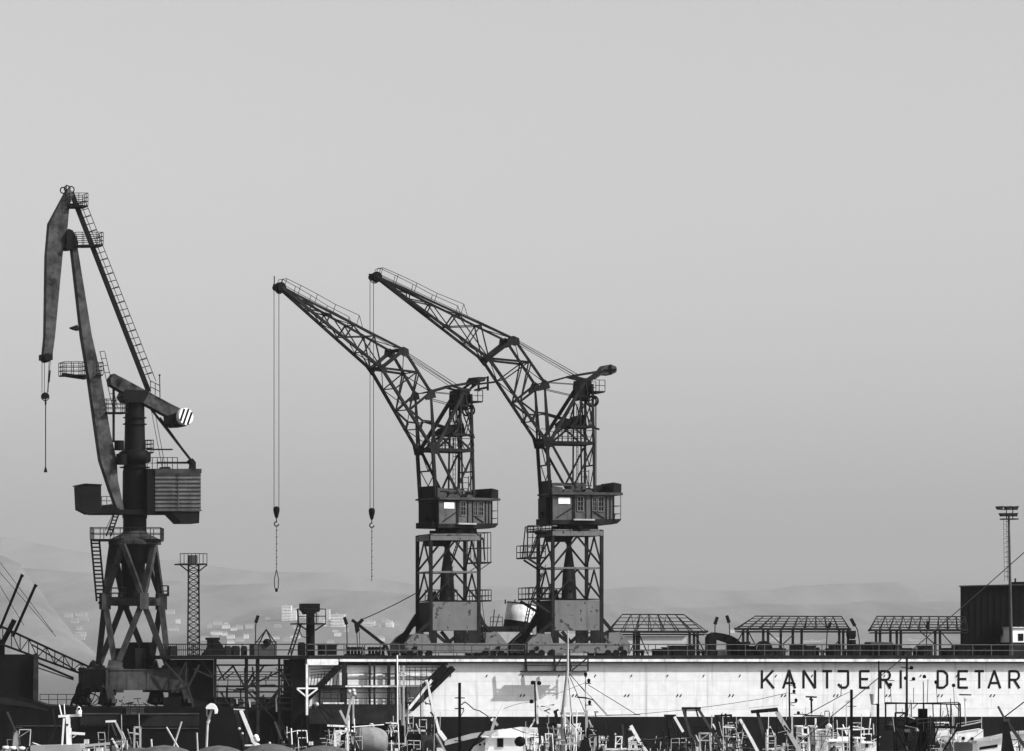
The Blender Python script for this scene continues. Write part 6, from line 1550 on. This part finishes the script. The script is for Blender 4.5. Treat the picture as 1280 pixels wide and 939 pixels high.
t = thing("mast_pole", "thick black post standing left of the railed lookout basket", "pole", P(1064, 1110, 200)); bars(t, "post", BLACK, 200, [(1064.3, 862, 1064.3, 1070, 3.4)]); bars(t, "peg", BLACK, 200, [(1060, 883, 1070, 883, 1)])
t = thing("mast_pole", "slim dark pole with a pale bucket lamp, just left of the lookout basket", "pole", P(1098, 1100, 214)); bars(t, "post", BLACK, 214, [(1098.5, 826.5, 1098, 880, 1.9), (1097.5, 880, 1097, 1060, 3.4)]); lathe(t, "bucket_lamp", WORN, P(1091.5, 880, 213), [(.12, 0), (.16, .3), (.2, .5)], UP, 12); bars(t, "bracket", BLACK, 214, [(1089, 880, 1098, 880.5, 1.6)])
# 14 lookout basket on a dark trawler
t = boat(1152, 214, "dark trawler with a big railed lookout basket on raking struts", 0, w=3.6)
bars(t, "basket_frame", BLACK, 214, [(1106, 878.5, 1200, 880.5, 1.8), (1106, 908, 1201, 910, 2.2), (1107, 878, 1107, 909, 2), (1200, 880, 1200.5, 910, 2), (1120, 879, 1120, 908, 1.5), (1139, 879, 1139, 909, 1.5), (1154.5, 879, 1155, 909, 2), (1166, 880, 1167, 909, 1.5), (1176, 880, 1175, 909, 1.6), (1183, 880, 1188, 909, 1.5), (1189, 880, 1188, 909, 1.5), (1141, 886, 1147, 880, 1), (1193, 881, 1199, 888, 1),
   (1106, 880, 1198, 878, 1.2, 1.6), (1106, 908, 1200, 908, 1.5, 1.6), (1107, 880, 1107, 909, 1.4, 1.6), (1198, 879, 1198, 909, 1.4, 1.6), (1106, 879, 1106, 880, 1.3, 0, 1.6), (1200, 880, 1198, 878, 1.3, 0, 1.6), (1106, 908, 1106, 908, 1.6, 0, 1.6), (1200.5, 910, 1200, 908, 1.6, 0, 1.6), (1120, 908, 1120, 908, 1.3, 0, 1.6), (1139, 909, 1139, 908, 1.3, 0, 1.6), (1166, 909, 1166, 908, 1.3, 0, 1.6), (1184, 909, 1184, 908, 1.3, 0, 1.6)])
bars(t, "strut", BLACK, 214, [(1117, 908, 1145, 960, 2.2), (1197, 910, 1166, 960, 2.2), (1173, 909, 1160, 945, 1.8), (1128, 909, 1143, 945, 1.6, 1.2), (1160, 910, 1158, 950, 1.6)])
polys(t, "post", BLACK, 214, [([(1148.5, 912), (1148.5, 886), (1159.5, 886), (1159.5, 912), (1157, 912), (1159, 930), (1160, 960), (1142, 960), (1147, 925), (1150, 912)], .3, .5)])
bars(t, "mast", DARKW, 214, [(1133.5, 822, 1133.5, 880, 2.6, 1), (1133, 880, 1134, 910, 3.6, 1), (1126, 834, 1140, 836, 1.2, 1)])
for x, y in ((1139.5, 835), (1142, 849), (1155.5, 846), (1170, 853), (1192, 857), (1132, 848), (1113, 856)): lathe(t, "lamp", BLACK, P(x, y + 2, 214), [(.05, 0), (.09, .03), (.09, .13), (.04, .18)], UP, 10)
bars(t, "lamp_bracket", DARKW, 214, [(1137, 850.5, 1143, 850.5, .9), (1139, 836, 1133, 836, .9), (1154, 852, 1154.5, 879, 1.2), (1160, 849, 1159, 879, .9), (1142, 860, 1142, 879, .8), (1170, 855, 1172, 879, .8), (1192, 859, 1193, 880, .8), (1113, 858, 1114, 878, .8), (1106, 850, 1106, 878, .8), (1103, 850, 1118, 851, 1)])
gear(t, 214, 1112, 1200, 884, 906, 14, 121, .15); gear(t, 214, 1124, 1180, 912, 936, 18, 122, .3)
# 15 white boats at right
t = boat(1198, YB, "white boat with a flared bow and two dark fairleads, right of the lookout basket", 1, w=4)
polys(t, "bow_side", WHITE, YB, [([(1176, 960), (1230, 960), (1229, 912), (1226, 911), (1196, 916), (1180, 922)], 1.5, 1.5)]); polys(t, "rubbing_strake", DARKW, YB, [([(1196, 912.5), (1227, 907.5), (1227, 909.5), (1196, 914.5)], 1.4, .1)])
bars(t, "rail", GW, YB, [(1196, 909, 1227, 902.5, 1.8, 1.4), (1196, 905, 1227, 900, 1, 1.4), (1227, 896, 1227, 912, .8, 1.4), (1206, 872, 1207, 906, 1.5, 1.4), (1205, 874, 1208, 875, 2.5, 1.4)])
for x, y in ((1204, 923), (1215, 923.5)): lathe(t, "fairlead", BLACK, P(x, y, YB + 1.5), [(.11, 0), (.11, .12), (.06, .14)], (0, -1, 0), 12)
bars(t, "stay", ROPE, YB, [(1206, 930, 1230, 913, .7), (1186, 912, 1197, 930, .9)]); bars(t, "radar", DARKW, YB, [(1199, 868.5, 1214, 868.7, 1.8, 1)])
wheelhouse(t, YB, 1172, 903, 1188, 0, 1.4, [(1181, 901 + 4, 1186, 909)], over=1)
boxes(t, "net_bin", MIDG, YB, [(1184, 928, 1216, 950, -1.2, 1.4)])
gear(t, YB, 1170, 1200, 895, 930, 14, 125, .6)
t = boat(1250, YA, "white boat at the right edge with a long dark-windowed cabin under a slanting roof", 1, w=4.2)
polys(t, "wheelhouse", WHITE, YA, [([(1223, 960), (1290, 960), (1290, 917), (1272, 918), (1222, 929)], .4, 2.4)]); polys(t, "roof", GW, YA, [([(1220, 930), (1272, 918.5), (1290, 916.5), (1290, 914), (1271, 915.5), (1222, 926.5)], .2, 2.8)])
polys(t, "window", GLASS, YA, [([(1224, 937.5), (1247, 934), (1247, 930.5), (1225, 934)], .36, .03)])
boxes(t, "roof_locker", WHITE, YA, [(1247, 920, 1254, 925, .6, .6), (1276, 915.5, 1290, 919, .3, 1)])
bars(t, "rail", GW, YA, [(1238, 921, 1239, 926, 1.2), (1230, 922, 1272, 915, .9, 2)])
gear(t, YA, 1262, 1288, 918, 934, 6, 127, .5)
t = thing("tripod_mast", "dark rag-wrapped tripod of heavy spars at the right edge, tied to a slanting rope", "mast", P(1255, 1080, 208))
polys(t, "wrapped_post", DARKW, 208, [([(1254, 902), (1260, 902), (1264, 922), (1271, 950), (1251, 950), (1254, 925)], 0, .4)]); bars(t, "spar", MIDG, 208, [(1259, 902, 1284, 938, 4, .3), (1247.5, 883, 1256, 899, 2.6), (1254, 901, 1262, 900, 3)]); bars(t, "stay", ROPE, 208, [(1256, 896, 1290, 870, 1.6)])
bars(t, "lower_post", DARKW, 208, [(1261, 948, 1261, 1050, 8)])
# long forestay from a mast standing outside the right edge
t = thing("rigging_line", "long thin dark wire slanting up from the boats past the dark building", "wire", P(990, 934, 232))
mb = MB(); pts = [P(988 + (1330 - 988) * f, 937 + (646 - 937) * f + 5 * math.sin(math.pi * f), 232 + 18 * f) for f in [i / 14 for i in range(15)]]; mb.path(pts, .028); part(mb, "wire", ROPE, t)
mb = MB(); q = pts[-1]; mb.tube(Vector((q.x, q.y, -.5)), q + UP * 1.5, .16, .08, 8); part(mb, "mast", GW, t)
mb = MB(); mb.path([P(x, y, 270) for x, y in ((640, 898), (700, 896.5), (790, 893.5), (850, 888), (900, 881.5), (950, 874), (985, 866))], .016); part(mb, "mooring_wire", ROPE, None, "hair-thin wire drooping across the white wall toward the letters", "wire")

# ------------------------------------------------------------------ jetty: white hatted lamp, stakes and parasols
YJ = 160
t = thing("quay_lamp", "white-hatted lamp on a pale pole before the dark end frame", "lamp", P(255, 835 + 5.5 * F / YJ, YJ))
mb = MB(); mb.tube(P(254, 835 + 5.5 * F / YJ, YJ), P(259.5, 904, YJ), .055, .045, 10); mb.tube(P(259.5, 904, YJ), P(261.5, 899, YJ), .07, .06, 10); part(mb, "pole", GW, t)
mb = MB(); mb.tube(P(260.5, 900, YJ), P(264.5, 888, YJ), .05, .045, 8); mb.path([P(x, y, YJ + .1) for x, y in ((262, 899), (258.5, 894), (258.5, 886))], .03); part(mb, "neck", PALEG, t)
mb = MB(); mb.poly(Frame(264, YJ, 0), [(257, 885), (258.5, 882), (263, 879), (267, 880), (270, 883), (272, 888), (271, 892), (268.5, 892.5), (268, 887), (265, 886.5), (258, 886.5)], -.16, .16); part(mb, "hat", WHITE, t)
for (x0, y0, x1, y1, lab) in ((208, 909, 219, 928, "pale short stick leaning against a taller one between parasol and quay lamp"), (227, 902, 217, 934, "pale taller stick leaning right beside the short one"), (189, 924, 190, 936, "small white stub post above the left parasols"), (246, 916, 247, 938, "slim grey stake just left of the quay lamp")):
    mb = MB(); dx = (x1 - x0) / (y1 - y0); yb = 835 + 5.5 * F / YJ
    mb.tube(P(x0, y0, YJ - 3), P(x1 + dx * 20, y1 + 20, YJ - 3), .035, .04); mb.tube(P(x1 + dx * 20, y1 + 20, YJ - 3), P(x1 + dx * 20, yb, YJ - 3), .04); part(mb, "stake", GW, None, lab, "stake")
def parasol(cx, top, wpx, Y, label, knob=True):
    k = Y / F; c = P(cx, top, Y); R_ = wpx * k; t = thing("parasol", label, "parasol", Vector((c.x, c.y, 2.5)), "dark round-topped parasols on the jetty")
    mb = MB(); pr = [(R_, -R_ * .50), (R_ * .97, -R_ * .42), (R_ * .8, -R_ * .25), (R_ * .55, -R_ * .11), (R_ * .3, -R_ * .035), (.03, 0)]
    mb.lathe(c, pr, 20); part(mb, "canopy", CLOTH, t)
    if knob: mb = MB(); mb.lathe(c - UP * .02, [(.05, 0), (.05, .05), (.01, .09)], 8); part(mb, "finial", GW, t)
    mb = MB(); mb.tube(Vector((c.x, c.y, 2.5)), c - UP * .02, .03); part(mb, "pole", GW, t)
    mb = MB()
    for i in range(8):
        a = i * math.pi / 4; mb.tube(c - UP * .1, c + Vector((R_ * .95 * math.cos(a), R_ * .95 * math.sin(a), -R_ * .43)), .012, n=4)
    part(mb, "rib", GW, t)
parasol(205, 931.5, 52, 152, "dark parasol top, leftmost, left of the leaning sticks", False)
parasol(176, 934.5, 44, 158, "lowest dark parasol top at far left, partly behind its neighbor", False)
parasol(273, 932, 44, 160, "dark parasol top right of the white-hatted quay lamp", False)
parasol(337, 929.5, 46, 156, "dark parasol top with a small pointed finial, below the steep gallows")
parasol(405, 931.5, 48, 160, "dark parasol top left of the round grey buoy, rightmost", False)
